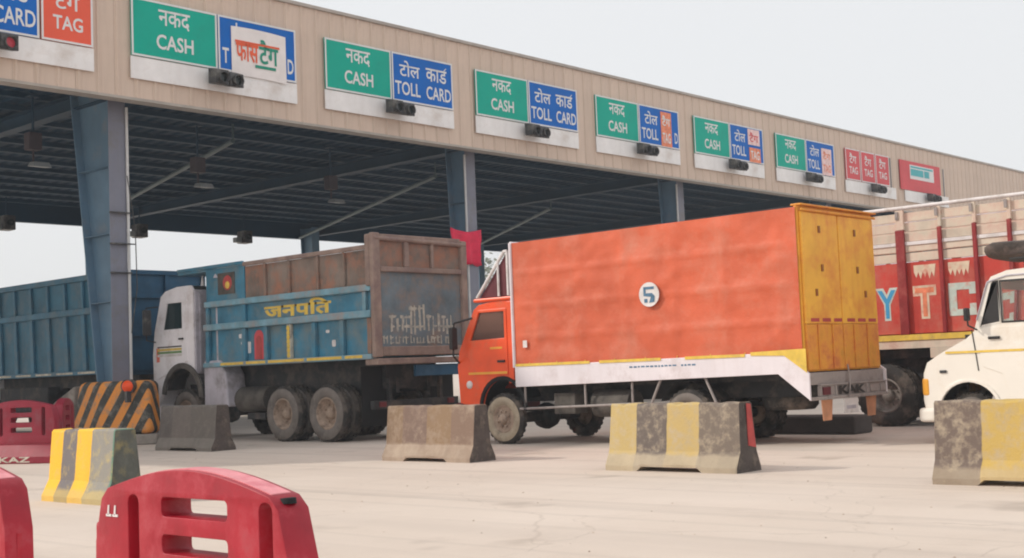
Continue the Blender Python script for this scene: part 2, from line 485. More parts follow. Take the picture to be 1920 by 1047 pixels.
g.add([(-400, -400, 0), (1400, -400, 0), (1400, 1400, 0), (-400, 1400, 0)], [(0, 1, 2, 3)])
tag(mk('ground', g, 'dusty_concrete'), 'pale dusty concrete apron in front of the toll plaza', None, None, 'structure')

# ------------------------------------------------------------------ canopy
FY = 24.42          # front face of the fascia
ZB, ZT = 7.5, 10.40
BY = 45.4           # back edge
X0C, X1C = 4.0, 80.0
canopy = thing('toll_canopy', 'long steel toll plaza canopy with tan ribbed fascia over all the lanes', 'canopy', (15.1, 25.4, 0))
# fascia cladding: one ribbed sheet after another
PW = 0.46
pb = B()
prof = [(0.0, 0.0), (0.025, 0.0), (0.05, -0.024), (0.10, -0.024), (0.125, 0.0), (PW - 0.004, 0.0)]
pv = []
for (x, y) in prof: pv += [(x, y, ZB), (x, y, ZT)]
pf = [(2 * i, 2 * i + 2, 2 * i + 3, 2 * i + 1) for i in range(len(prof) - 1)]
pb.add(pv, pf)
k = len(prof)
pb.add([(0, 0.03, ZB), (0, 0.03, ZT), (PW - 0.004, 0.03, ZB), (PW - 0.004, 0.03, ZT)], [(2, 0, 1, 3)])
pb.add([(0, 0, ZB), (0, 0.03, ZB), (0, 0.03, ZT), (0, 0, ZT)], [(0, 1, 2, 3)])
nP = int((X1C - X0C) / PW)
base_panel = None
off = origin_of(canopy)
for i in range(nP):
    if base_panel is None:
        base_panel = mk('panel', pb, 'cladding', canopy, local=True)
        o = base_panel
    else:
        o = base_panel.copy(); COL.objects.link(o)
    o.location = Vector((X0C + i * PW, FY + random.uniform(-0.004, 0.004), 0)) - off
X1C = X0C + nP * PW
b = B(); b.box(X0C, X1C, FY - 0.06, FY + 0.35, ZT + 0.003, ZT + 0.09)
mk('coping', b, 'cladding_trim', canopy, bevel=0.01)
b = B(); b.box(X0C, X1C, FY - 0.045, FY + 0.30, ZB - 0.06, ZB - 0.003)
mk('drip_edge', b, 'cladding_trim', canopy)
b = B(); b.box(X0C, X1C, FY + 0.04, FY + 0.30, ZB, ZT); b.box(X0C, X1C, BY - 0.25, BY, ZB - 0.02, 8.75)
b.box(X0C, X0C + 0.2, FY + 0.302, BY - 0.252, ZB, 8.75); b.box(X1C - 0.2, X1C, FY + 0.302, BY - 0.252, ZB, 8.75)
mk('fascia_backing', b, 'roof_under', canopy)
# roof sheet with folded troughs running along the lanes
b = B()
zz = []
x = X0C + 0.21
while x < X1C - 0.5:
    zz += [(x, 8.22), (x + 0.16, 8.22), (x + 0.2, 8.27), (x + 0.36, 8.27)]
    x += 0.4
zz = [q for q in zz if q[0] < X1C - 0.21]
b.sheet(zz, 'y', FY + 0.303, BY - 0.253)
b.box(X0C + 0.21, X1C - 0.21, FY + 0.303, BY - 0.253, 8.4, 8.46)
mk('roof_deck', b, 'roof_under', canopy, fix=False)
y = FY + 1.1
while y < BY - 0.6:
    b = B()
    b.box(X0C + 0.21, X1C - 0.21, y, y + 0.07, 8.08, 8.21)
    b.box(X0C + 0.21, X1C - 0.21, y + 0.072, y + 0.14, 8.08, 8.10)
    mk('purlin', b, 'purlin', canopy)
    y += 1.35
COLX = [15.06, 26.33, 36.85, 47.5, 58.2, 68.9]
def i_section(b, xc, yf, dtop, dbot, z0, z1, hw, mi=0):
    """column with an upright front flange and a raking back flange"""
    t, tw = 0.03, 0.02
    b.box(xc - hw, xc + hw, yf, yf + t, z0, z1, mi)
    for d0, d1, zz0, zz1 in ((dbot, dtop, z0, z1),):
        b.hexa([(xc - tw, yf + t + .001, zz0), (xc + tw, yf + t + .001, zz0), (xc + tw, yf + d0, zz0), (xc - tw, yf + d0, zz0)],
               [(xc - tw, yf + t + .001, zz1), (xc + tw, yf + t + .001, zz1), (xc + tw, yf + d1, zz1), (xc - tw, yf + d1, zz1)], mi)
        b.hexa([(xc - hw, yf + d0 + .001, zz0), (xc + hw, yf + d0 + .001, zz0), (xc + hw, yf + d0 + t, zz0), (xc - hw, yf + d0 + t, zz0)],
               [(xc - hw, yf + d1 + .001, zz1), (xc + hw, yf + d1 + .001, zz1), (xc + hw, yf + d1 + t, zz1), (xc - hw, yf + d1 + t, zz1)], mi)
for i, xc in enumerate(COLX):
    dt = 1.6 if i == 0 else 0.75
    b = B(); i_section(b, xc, 25.2, dt, 0.42, 0.0, 7.93, 0.205)
    c = mk('column', b, 'steel_blue', canopy)
    b = B(); b.box(xc - 0.207, xc + 0.207, 25.19, 25.199, 0.0, 7.93); mk('front_flange', b, 'steel_grey', c)
    for zf in (3.1, 4.6, 6.1):                       # stiffeners across the web
        w = 0.42 + (dt - 0.42) * zf / 7.9
        b = B(); b.box(xc - 0.19, xc - 0.022, 25.235, 25.2 + w - 0.01, zf, zf + 0.016); mk('stiffener', b, 'steel_blue', c)
    b = B(); b.box(xc - 0.3, xc + 0.3, 25.05, 25.8, 0.0, 0.04); mk('base_plate', b, 'steel_blue', c)
    b = B(); xp = xc + (0.23 if i == 0 else -0.25)
    b.tube((xp, 25.16, 1.2), (xp, 25.16, 7.44), 0.034, 8)
    mk('downpipe', b, 'pipe_white', c)
    if i == 0:
        b = B()
        for zf in (3.72, 4.36, 5.05): b.box(xc - 0.225, xc + 0.27, 25.10, 25.188, zf, zf + 0.03)
        b.path([(xc + 0.27, 25.15, 4.38), (xc + 0.4, 25.15, 4.38)], 0.014); b.path([(xc + 0.2, 25.13, 5.9), (xc + 0.38, 25.13, 4.7), (xc + 0.4, 25.13, 3.4), (xc + 0.24, 25.13, 2.4)], 0.012)
        mk('cable', b, 'dark_housing', c)
    b = B(); i_section(b, xc - 0.7, 44.2, 0.8, 0.5, 0.0, 7.9, 0.2)
    mk('column', b, 'steel_blue', canopy)
    b = B()                                                # main beam from front to back column
    b.box(xc - 0.16, xc + 0.16, 25.45, 44.9, 7.62, 7.65); b.box(xc - 0.015, xc + 0.015, 25.45, 44.9, 7.651, 7.95); b.box(xc - 0.16, xc + 0.16, 25.45, 44.9, 7.951, 7.972)
    mk('rafter', b, 'purlin', canopy)
for (p0, p1) in (((25.4, 45.0, 7.5), (19.9, 27.6, 7.55)), ((35.9, 45.0, 7.5), (28.7, 29.0, 7.55)), ((46.9, 45.0, 7.5), (38.4, 32.4, 7.55)), ((57.4, 45.0, 7.5), (48.9, 30.0, 7.55))):
    b = B(); b.tube(p0, p1, 0.065, 10)
    p1 = Vector(p1); b.tube(p1, (p1.x, p1.y, 8.0), 0.03, 6)
    mk('brace', b, 'brace_pipe', canopy)

# ------------------------------------------------------------------ lane signs on the fascia
SP = 5.42
SX = 14.95
SYF = FY - 0.09     # front of the sign boards
def sign_root(k, label):
    xc = SX + k * SP + 2.25
    t = thing('lane_sign', label, 'sign', (xc, FY - 0.06, 7.92), 'lane signs along the fascia')
    x0 = SX + k * SP
    b = B(); b.box(x0 - 0.02, x0 + 4.52, FY - 0.075, FY - 0.045, 7.92, 8.41)
    mk('lower_plate', b, 'sign_plate', t)
    b = B()
    for xx in (x0 + 0.3, x0 + 2.25, x0 + 4.2): b.box(xx - 0.03, xx + 0.03, FY - 0.044, FY - 0.004, 7.95, 9.7)
    mk('mounting_rail', b, 'steel_light', t)
    return t, x0
def board(t, x0, x1, m, z0=8.43, z1=9.73, border='sign_white'):
    b = B(); b.box(x0, x1, FY - 0.085, FY - 0.045, z0, z1)
    o = mk('board', b, m, t, bevel=0.004, seg=1)
    b = B(); e = 0.045; d0, d1 = FY - 0.092, FY - 0.0862
    b.box(x0, x1, d0, d1, z0, z0 + e); b.box(x0, x1, d0, d1, z1 - e, z1)
    b.box(x0, x0 + e, d0, d1, z0 + e + .001, z1 - e - .001); b.box(x1 - e, x1, d0, d1, z0 + e + .001, z1 - e - .001)
    mk('border', b, border, o)
    return o
TXT = FY - 0.0885
def letter(o, s, x0, x1, z0, z1, m='sign_white', bold=0.012, slant=0.0, d=TXT):
    b = B(); write(b, s, '-y', d, x0, x1, z0, z1, bold, 0, slant)
    return mk('lettering', b, m, o, fix=False)
def cash(t, x0):
    o = board(t, x0, x0 + 2.22, 'sign_green')
    letter(o, 'नकद', x0 + 0.68, x0 + 1.50, 9.18, 9.56)
    letter(o, 'CASH', x0 + 0.62, x0 + 1.58, 8.66, 9.0, bold=0.02)
def hindi_toll(o, x0, x1, z0, z1):
    w = x1 - x0
    letter(o, 'टोल', x0, x0 + 0.42 * w, z0, z1)
    letter(o, 'काड', x0 + 0.55 * w, x1, z0, z0 + 0.82 * (z1 - z0))
    b = B(); b.tube((x1 - 0.12, TXT, z0 + 0.80 * (z1 - z0)), (x1 - 0.02, TXT, z1), 0.014, 5)      # the hook over the last letter
    mk('lettering', b, 'sign_white', o)
def toll(t, x0, x1, words=True):
    o = board(t, x0, x1, 'sign_blue')
    if words:
        w = x1 - x0
        hindi_toll(o, x0 + 0.12 * w, x0 + 0.90 * w, 9.12, 9.55)
        letter(o, 'TOLL', x0 + 0.045 * w, x0 + 0.45 * w, 8.62, 8.98, bold=0.015)
        letter(o, 'CARD', x0 + 0.55 * w, x0 + 0.965 * w, 8.62, 8.98, bold=0.015)
    return o
def tag_board(t, x0, x1, m='sign_orange'):
    o = board(t, x0, x1, m)
    w = x1 - x0
    letter(o, 'टैग', x0 + 0.26 * w, x0 + 0.74 * w, 9.14, 9.56)
    letter(o, 'TAG', x0 + 0.22 * w, x0 + 0.80 * w, 8.70, 9.0, bold=0.018)
    return o
t, x0 = sign_root(-1, 'lane sign with blue CARD board and orange TAG board at the left edge')
board(t, x0, x0 + 1.10, 'sign_green'); toll(t, x0 + 1.13, x0 + 3.29); tag_board(t, x0 + 3.34, x0 + 4.50)
t, x0 = sign_root(0, 'lane sign with green CASH board and logo paper stuck over its blue board')
cash(t, x0)
o = toll(t, x0 + 2.25, x0 + 4.5, False)
letter(o, 'T', x0 + 2.36, x0 + 2.54, 8.62, 8.98, bold=0.02); letter(o, 'D', x0 + 4.24, x0 + 4.42, 8.62, 8.98, bold=0.02)
letter(o, '।', x0 + 2.75, x0 + 2.79, 9.46, 9.62)
b = B()
nx, nz_ = 14, 10
ppts = []
for j in range(nz_ + 1):
    for i in range(nx + 1):
        a, c = i / nx, j / nz_
        ppts.append((x0 + 2.60 + 1.58 * a, FY - 0.105 - 0.007 * noise.noise(Vector((a * 3, c * 3, 4.0))) - 0.006 * (1 - c) * a, 8.36 + 1.16 * c + 0.03 * math.sin(a * 3) - 0.02 * a))
b.add(ppts, [(j * (nx + 1) + i, j * (nx + 1) + i + 1, (j + 1) * (nx + 1) + i + 1, (j + 1) * (nx + 1) + i) for j in range(nz_) for i in range(nx)], 0, True)
pp = mk('paper_sheet', b, 'paper', t, fix=False)
LD = FY - 0.121
b = B(); write(b, 'फास', '-y', LD, x0 + 2.72, x0 + 3.36, 8.72, 9.16, 0.02); mk('lettering', b, 'logo_orange', pp, fix=False)
b = B(); b.box(x0 + 2.70, x0 + 3.98, LD - 0.002, LD + 0.002, 9.162, 9.21); mk('logo_bar', b, 'logo_orange', pp)
b = B(); write(b, 'टैग', '-y', LD, x0 + 3.38, x0 + 3.94, 8.74, 9.32, 0.02)
mk('lettering', b, 'logo_green', pp, fix=False)
b = B(); b.box(x0 + 3.26, x0 + 3.86, LD - 0.002, LD + 0.002, 8.62, 8.69); mk('logo_bar', b, 'logo_green', pp)
for k, lb in ((1, 'lane sign with green CASH and clean blue TOLL CARD boards, nearer of that pair'),
              (2, 'lane sign with green CASH and clean blue TOLL CARD boards, farther of that pair')):
    t, x0 = sign_root(k, lb); cash(t, x0); toll(t, x0 + 2.25, x0 + 4.5)
def sticker(t, xa, xb, za, zb, m, m2=None, s=None):
    b = B(); b.box(xa, xb, FY - 0.1, FY - 0.0925, za, zb); o = mk('sticker', b, m, t)
    if s:
        n_ = len(s)
        for i, w in enumerate(s):
            h = (zb - za) / n_
            b = B(); write(b, w, '-y', FY - 0.102, xa + 0.12 * (xb - xa), xb - 0.12 * (xb - xa), zb - (i + 0.8) * h, zb - (i + 0.2) * h, 0.02); mk('lettering', b, m2, o, fix=False)
for k, lb in ((3, 'lane sign whose blue board carries one tall orange sticker'),
              (4, 'lane sign whose blue board carries a pink sticker above an orange one'),
              (5, 'lane sign whose blue board carries one tall pale pink sticker')):
    t, x0 = sign_root(k, lb); cash(t, x0)
    o = board(t, x0 + 2.25, x0 + 4.5, 'sign_blue')
    w = 2.25; xb = x0 + 2.25
    letter(o, 'टोल', xb + 0.14 * w, xb + 0.46 * w, 9.12, 9.55)
    letter(o, 'TOLL', xb + 0.06 * w, xb + 0.46 * w, 8.62, 8.98, bold=0.015)
    if k == 3:
        sticker(t, xb + 1.2, xb + 1.8, 8.46, 9.62, 'sticker_orange', 'sign_white', ['टैग', 'TAG'])
        letter(o, 'D', xb + 1.98, xb + 2.16, 8.62, 8.98, bold=0.015)
    elif k == 4:
        sticker(t, xb + 1.2, xb + 2.0, 9.08, 9.66, 'sticker_pink', 'sign_red', ['टैग']); sticker(t, xb + 1.25, xb + 2.02, 8.45, 8.98, 'sticker_orange', 'sign_white', ['TAG'])
    else:
        sticker(t, xb + 1.2, xb + 2.0, 8.44, 9.5, 'sticker_pink', 'sticker_orange', ['टैग', 'TAG'])
t, x0 = sign_root(6, 'lane sign of three narrow red boards side by side')
for q in range(3): tag_board(t, x0 + 0.05 + q * 1.32, x0 + 1.30 + q * 1.32, 'sign_red')
t, x0 = sign_root(7, 'wide red lane sign with a teal and white panel, last before the red truck')
b = B(); b.box(x0 - 0.4, x0 + 3.7, FY - 0.085, FY - 0.045, 8.43, 9.73); o = mk('board', b, 'sign_red', t)
b = B(); b.box(x0 + 0.55, x0 + 3.0, FY - 0.094, FY - 0.086, 8.95, 9.58); mk('border', b, 'sign_white', o)
b = B(); b.box(x0 + 0.62, x0 + 1.9, FY - 0.1, FY - 0.095, 9.1, 9.4); b.box(x0 + 2.0, x0 + 2.5, FY - 0.1, FY - 0.095, 9.1, 9.4); b.box(x0 + 0.62, x0 + 2.9, FY - 0.1, FY - 0.095, 9.45, 9.53)
mk('panel', b, 'sign_teal', o)

# lane signals: twin dark lamp heads under the middle of each sign
POS = ['at the left edge, its round lens red', 'under the sign with the logo paper', 'under the nearer clean CASH and TOLL CARD sign',
       'under the farther clean CASH and TOLL CARD sign', 'under the sign with the tall orange sticker', 'under the sign with pink and orange stickers',
       'under the sign with the pale pink sticker', 'under the sign of three red boards', 'under the wide red and teal sign']
def signal(k, i):
    x = SX + k * SP + 2.25
    t = thing('lane_signal', 'dark lane signal box on the fascia ' + POS[i], 'signal light', (x, FY - 0.1, 8.0), 'lane signals under the signs')
    b = B(); b.box(x - 0.05, x + 0.05, FY - 0.22, FY - 0.078, 8.1, 8.26); mk('bracket', b, 'dark_housing', t)
    for s, tilt in ((-1, 0.05), (1, 0.09)):
        b = B(); xa = x + s * 0.2
        lo = [(xa - 0.19, FY - 0.50, 8.02 - tilt * 0.5), (xa + 0.19, FY - 0.50, 8.02 - tilt * 0.5), (xa + 0.19, FY - 0.221, 8.03), (xa - 0.19, FY - 0.221, 8.03)]
        hi = [(xa - 0.19, FY - 0.50, 8.38 - tilt), (xa + 0.19, FY - 0.50, 8.38 - tilt), (xa + 0.19, FY - 0.221, 8.39), (xa - 0.19, FY - 0.221, 8.39)]
        b.hexa(lo, hi); h = mk('housing', b, 'dark_housing', t, bevel=0.012, seg=1)
        b = B(); b.lathe([(0, 0.0), (0, 0.125), (-0.10, 0.13), (-0.10, 0.118), (-0.012, 0.11)], (xa, FY - 0.502, 8.16 - tilt * 0.5), 'y', 16, 0)
        mk('visor', b, 'dark_housing', h)
        b = B(); b.lathe([(-0.008, 0.0), (-0.006, 0.06), (0, 0.108)], (xa, FY - 0.506, 8.16 - tilt * 0.5), 'y', 16, 0)
        mk('lens', b, 'red_lens' if (i == 0 and s == 1) else 'dark_lens', h)
for i, k in enumerate(range(-1, 8)): signal(k, i)

# hanging fittings under the canopy
def hung(x, y, zb, label, kind):
    t = thing('hanging_lamp' if kind else 'hanging_camera', label, 'lamp' if kind else 'camera', (x, y, zb), 'fittings hung under the canopy')
    b = B(); b.tube((x, y, zb + 0.55), (x, y, 7.99), 0.03, 8); b.box(x - 0.12, x + 0.12, y - 0.12, y + 0.12, 7.95, 7.975)
    mk('drop_rod', b, 'purlin', t)
    if kind:
        b = B(); b.box(x - 0.16, x + 0.16, y - 0.13, y + 0.13, zb + 0.40, zb + 0.80); mk('control_box', b, 'rust_pink', t, bevel=0.02)
        b = B(); b.tube((x, y, zb + 0.12), (x, y, zb + 0.398), 0.025, 8); mk('stem', b, 'rust_pink', t)
        b = B(); b.hexa([(x - 0.14, y - 0.3, zb - 0.02), (x + 0.3, y - 0.3, zb - 0.02), (x + 0.3, y + 0.02, zb + 0.02), (x - 0.14, y + 0.02, zb + 0.02)],
                        [(x - 0.1, y - 0.26, zb + 0.10), (x + 0.26, y - 0.26, zb + 0.10), (x + 0.26, y, zb + 0.118), (x - 0.1, y, zb + 0.118)])
        mk('lamp_head', b, 'white_lamp', t, bevel=0.015)
    else:
        b = B(); b.box(x - 0.2, x + 0.22, y - 0.25, y + 0.25, zb, zb + 0.5); mk('housing', b, 'dark_housing', t, bevel=0.03)
        b = B(); b.box(x - 0.5, x - 0.203, y - 0.12, y + 0.12, zb + 0.02, zb + 0.22); mk('lamp_head', b, 'white_lamp', t, bevel=0.03)
        b = B(); b.lathe([(0, 0), (0, 0.1), (-0.1, 0.11)], (x, y - 0.252, zb + 0.24), 'y', 14); mk('lens', b, 'dark_lens', t)
for i, x in enumerate((21.06, 26.26, 31.05)):
    hung(x, 42.45, 6.78, 'dark hanging camera box at the far canopy edge, %s' % ('left of the nearest column', 'just right of the nearest column', 'above the blue tipper body')[i], 0)
for i, (x, y) in enumerate(((14.3, 27.5), (19.2, 28.2), (24.1, 28.7))):
    hung(x, y, 6.32, 'small white lamp hanging under the canopy, %s' % ('left of the nearest column', 'right of the nearest column below a diagonal brace', 'beside the second diagonal brace')[i], 1)

# red board on the second column
b = B()
R_ = B()
nx = 10
for j in range(11):
    for i in range(nx + 1):
        a, c = i / nx, j / 10
        R_.v.append((25.34 + 1.19 * a + 0.05 * noise.noise(Vector((0.0, c * 5, 2))) - 0.05 * math.sin(c * 5) * a, 25.08 - 0.07 * math.sin(a * 13 + c * 2) * (1.1 - c) - 0.03 * noise.noise(Vector((a * 4, c * 4, 1))), 4.28 + 1.03 * c - 0.10 * math.sin(math.pi * a) * c + 0.10 * noise.noise(Vector((a * 5, 0, 3))) * (1 - c)))
R_.f = [(j * 11 + i, j * 11 + i + 1, (j + 1) * 11 + i + 1, (j + 1) * 11 + i) for j in range(10) for i in range(10)]
R_.mi = [0] * 100; R_.sm = [True] * 100
o = mk('red_cloth', R_, 'cloth_red', None, loc=(26.33, 25.12, 4.3), fix=False)
sd = o.modifiers.new('thickness', 'SOLIDIFY'); sd.thickness = 0.012
tag(o, 'bright red cloth sheet tied to the column behind the grey tailgate', 'cloth')

# ------------------------------------------------------------------ lane islands with striped crash noses
def chevron_material():
    m = bpy.data.materials.new('chevron'); MATS['chevron'] = m; m.use_nodes = True
    nt = m.node_tree; n, l = nt.nodes, nt.links
    p = n['Principled BSDF']; p.inputs['Roughness'].default_value = 0.7
    tc = n.new('ShaderNodeTexCoord'); sp = n.new('ShaderNodeSeparateXYZ'); l.new(tc.outputs['Object'], sp.inputs[0])
    def mth(op, a, b=0.0, c=None):
        x = n.new('ShaderNodeMath'); x.operation = op
        for i, v in enumerate((a, b)):
            if hasattr(v, 'is_output'): l.new(v, x.inputs[i])
            else: x.inputs[i].default_value = v
        return x.outputs[0]
    # distance round the nose from its tip, both ways
    d = mth('ADD', mth('MULTIPLY', mth('ABSOLUTE', sp.outputs['X']), 0.55), mth('MULTIPLY', sp.outputs['Y'], 0.85))
    s = mth('ADD', d, mth('MULTIPLY', sp.outputs['Z'], 0.62))
    w = mth('FRACT', mth('MULTIPLY', s, 2.45))
    st = mth('GREATER_THAN', w, 0.5)
    t = n.new('ShaderNodeTexNoise'); t.inputs['Scale'].default_value = 6.0; t.inputs['Detail'].default_value = 8.0; t.inputs['Roughness'].default_value = 0.7
    l.new(tc.outputs['Object'], t.inputs['Vector'])
    a = n.new('ShaderNodeMix'); a.data_type = 'RGBA'; a.inputs['A'].default_value = lin(62, 62, 58); a.inputs['B'].default_value = lin(232, 150, 66)
    l.new(st, a.inputs['Factor'])
    r = n.new('ShaderNodeMapRange'); r.inputs['From Min'].default_value = 0.5; r.inputs['From Max'].default_value = 0.68; r.inputs['To Max'].default_value = 0.75
    l.new(t.outputs['Fac'], r.inputs['Value'])
    c = n.new('ShaderNodeMix'); c.data_type = 'RGBA'; l.new(r.outputs['Result'], c.inputs['Factor']); l.new(a.outputs['Result'], c.inputs['A']); c.inputs['B'].default_value = lin(140, 134, 126)
    l.new(c.outputs['Result'], p.inputs['Base Color'])
chevron_material()
def island(xc, label, beacon=True):
    tip = (xc - 0.05, 23.95)
    t = thing('lane_island', label, 'traffic island', (tip[0], tip[1], 0))
    b = B()
    b.plate([(xc - 0.75, 40.0), (xc - 0.75, 24.9), (xc, 23.8), (xc + 0.6, 24.3), (xc + 0.75, 25.0), (xc + 0.75, 40.0)], [], 'z', 0.0, 0.22)
    mk('kerb', b, 'kerb_conc', t, bevel=0.03)
    b = B()
    lo = [(tip[0], tip[1]), (xc + 0.42, 24.32), (xc + 0.55, 24.75), (xc + 0.55, 26.3), (xc - 0.62, 26.3), (xc - 0.62, 25.05)]
    hi = [(tip[0], tip[1] + 0.04), (xc + 0.40, 24.36), (xc + 0.5, 24.78), (xc + 0.5, 26.0), (xc - 0.56, 26.0), (xc - 0.56, 25.08)]
    n = 6
    vs = [(x, y, 0.222) for x, y in lo] + [(x, y, 1.36) for x, y in hi]
    b.add(vs, [tuple(reversed(range(n))), tuple(range(n, 2 * n))] + [(i, (i + 1) % n, n + (i + 1) % n, n + i) for i in range(n)])
    mk('crash_nose', b, 'chevron', t, bevel=0.13, seg=4)
    b = B()
    b.hexa([(xc - 0.55, 26.302, 0.222), (xc + 0.5, 26.302, 0.222), (xc + 0.5, 28.2, 0.222), (xc - 0.55, 28.2, 0.222)],
           [(xc - 0.5, 26.302, 1.30), (xc + 0.45, 26.302, 1.30), (xc + 0.45, 27.2, 0.95), (xc - 0.5, 27.2, 0.95)])
    mk('plinth', b, 'kerb_conc', t, bevel=0.06, seg=3)
    if beacon:
        c = (xc - 0.34, 24.33, 1.24)
        d = Vector((-0.80, -0.58, 0.0)).normalized()
        b = B(); b.tube(Vector(c) - d * 0.12, Vector(c) + d * 0.05, 0.15, 18)
        b.box(c[0] - 0.08, c[0] + 0.02, c[1] - 0.08, c[1] + 0.02, c[2] - 0.34, c[2] - 0.1)
        h = mk('beacon_housing', b, 'dark_housing', t)
        b = B()
        for q in range(4):
            r0, r1 = 0.125 * math.cos(q * 0.38), 0.125 * math.cos((q + 1) * 0.38)
            b.tube(Vector(c) + d * (0.05 + 0.018 * q), Vector(c) + d * (0.05 + 0.018 * (q + 1)), r0, 18, r1)
        mk('beacon_lens', b, 'beacon_orange', h)
island(15.05, 'traffic island with black and orange chevron nose and round orange lamp, at the nearest column')

# ------------------------------------------------------------------ wheels
def wheel(parent, x_out, y, r, w, tyre='rubber_dusty', rimm='rim_tan', dish=-0.02, rr=0.56, side=-1, z=None, dirt_tread='rubber'):
    """a tyre with tread blocks, turned about x; x_out = outer face; side -1: outer face towards -x. Sub-parts: rim, hub"""
    z = r if z is None else z
    s = -side
    b = B()
    R, ri = r, r * rr
    prof = [(0.04, ri), (0.0, ri + 0.03), (0.0, ri + (R - ri) * 0.55), (0.025, R - 0.05), (0.06, R - 0.012), (0.075, R)]
    full = [(s * a, q) for a, q in prof] + [(s * (w - a), q) for a, q in reversed(prof)]
    b.lathe(full[:4], (0, 0, 0), 'x', 40, 0)
    b.lathe(full[3:9], (0, 0, 0), 'x', 40, 1)
    b.lathe(full[8:], (0, 0, 0), 'x', 40, 1)
    for i in range(26):                                       # shoulder lugs
        a = 2 * math.pi * i / 26
        for t0, t1 in ((0.07, w * 0.42), (w * 0.56, w - 0.07)):
            vs = []
            for rad in (R - 0.004, R + 0.014):
                for tt, da in ((t0, -0.07), (t1, -0.05), (t1, 0.05), (t0, 0.07)):
                    vs.append((s * tt, rad * math.cos(a + da), rad * math.sin(a + da)))
            b.add(vs, [(4, 5, 6, 7), (0, 1, 5, 4), (1, 2, 6, 5), (2, 3, 7, 6), (3, 0, 4, 7)], 1)
    o = mk('wheel', b, [tyre, dirt_tread], parent, local=True, loc=Vector((x_out, y, z)) - origin_of(parent))
    b = B()
    b.lathe([(s * 0.035, ri + 0.004), (s * 0.02, ri - 0.02), (s * 0.05, ri - 0.035), (s * (0.05 - dish), ri * 0.80), (s * (0.06 - dish), ri * 0.62), (s * (0.05 - dish), ri * 0.42), (s * (0.05 - dish), 0.0)], (0, 0, 0), 'x', 28)
    rim = mk('rim', b, rimm, o, local=True)
    b = B()
    hx = s * (0.05 - dish)
    b.lathe([(hx, ri * 0.40), (hx - s * 0.05, ri * 0.36), (hx - s * 0.09, ri * 0.24), (hx - s * 0.09, 0.0)], (0, 0, 0), 'x', 18)
    for i in range(8):
        a = 2 * math.pi * (i + 0.5) / 8
        c = Vector((hx, math.cos(a) * ri * 0.56, math.sin(a) * ri * 0.56))
        b.tube(c, c - Vector((s * 0.04, 0, 0)), 0.018, 6)
    mk('hub', b, rimm, o, local=True)
    return o

def arch_pts(cy, cz, r, a0, a1, n=10):
    return [(cy + r * math.cos(math.radians(a0 + (a1 - a0) * i / n)), cz + r * math.sin(math.radians(a0 + (a1 - a0) * i / n))) for i in range(n + 1)]

def chassis(t, xa, xb, y0, y1, z0, z1, axles, r, m='chassis'):
    b = B()
    xm = (xa + xb) / 2
    for s in (-1, 1):
        b.box(xm + s * 0.42 - 0.04, xm + s * 0.42 + 0.04, y0, y1, z0, z1)
    y = y0 + 0.3
    while y < y1:
        b.box(xm - 0.379, xm + 0.379, y, y + 0.08, z0 + 0.05, z1 - 0.05); y += 1.1
    mk('chassis', b, m, t)
    for ay in axles:
        b = B(); b.tube((xa + 0.3, ay, r), (xb - 0.3, ay, r), 0.09, 10); b.lathe([(-0.2, 0.05), (-0.15, 0.2), (0, 0.24), (0.15, 0.2), (0.2, 0.05)], (xm, ay, r), 'x', 14)
        for s in (-1, 1):
            for q in range(4): b.box(xm + s * 0.55 - 0.04, xm + s * 0.55 + 0.04, ay - 0.55 + q * 0.1, ay + 0.55 - q * 0.1, r + 0.10 + q * 0.022, r + 0.12 + q * 0.022)
        mk('axle', b, m, t)

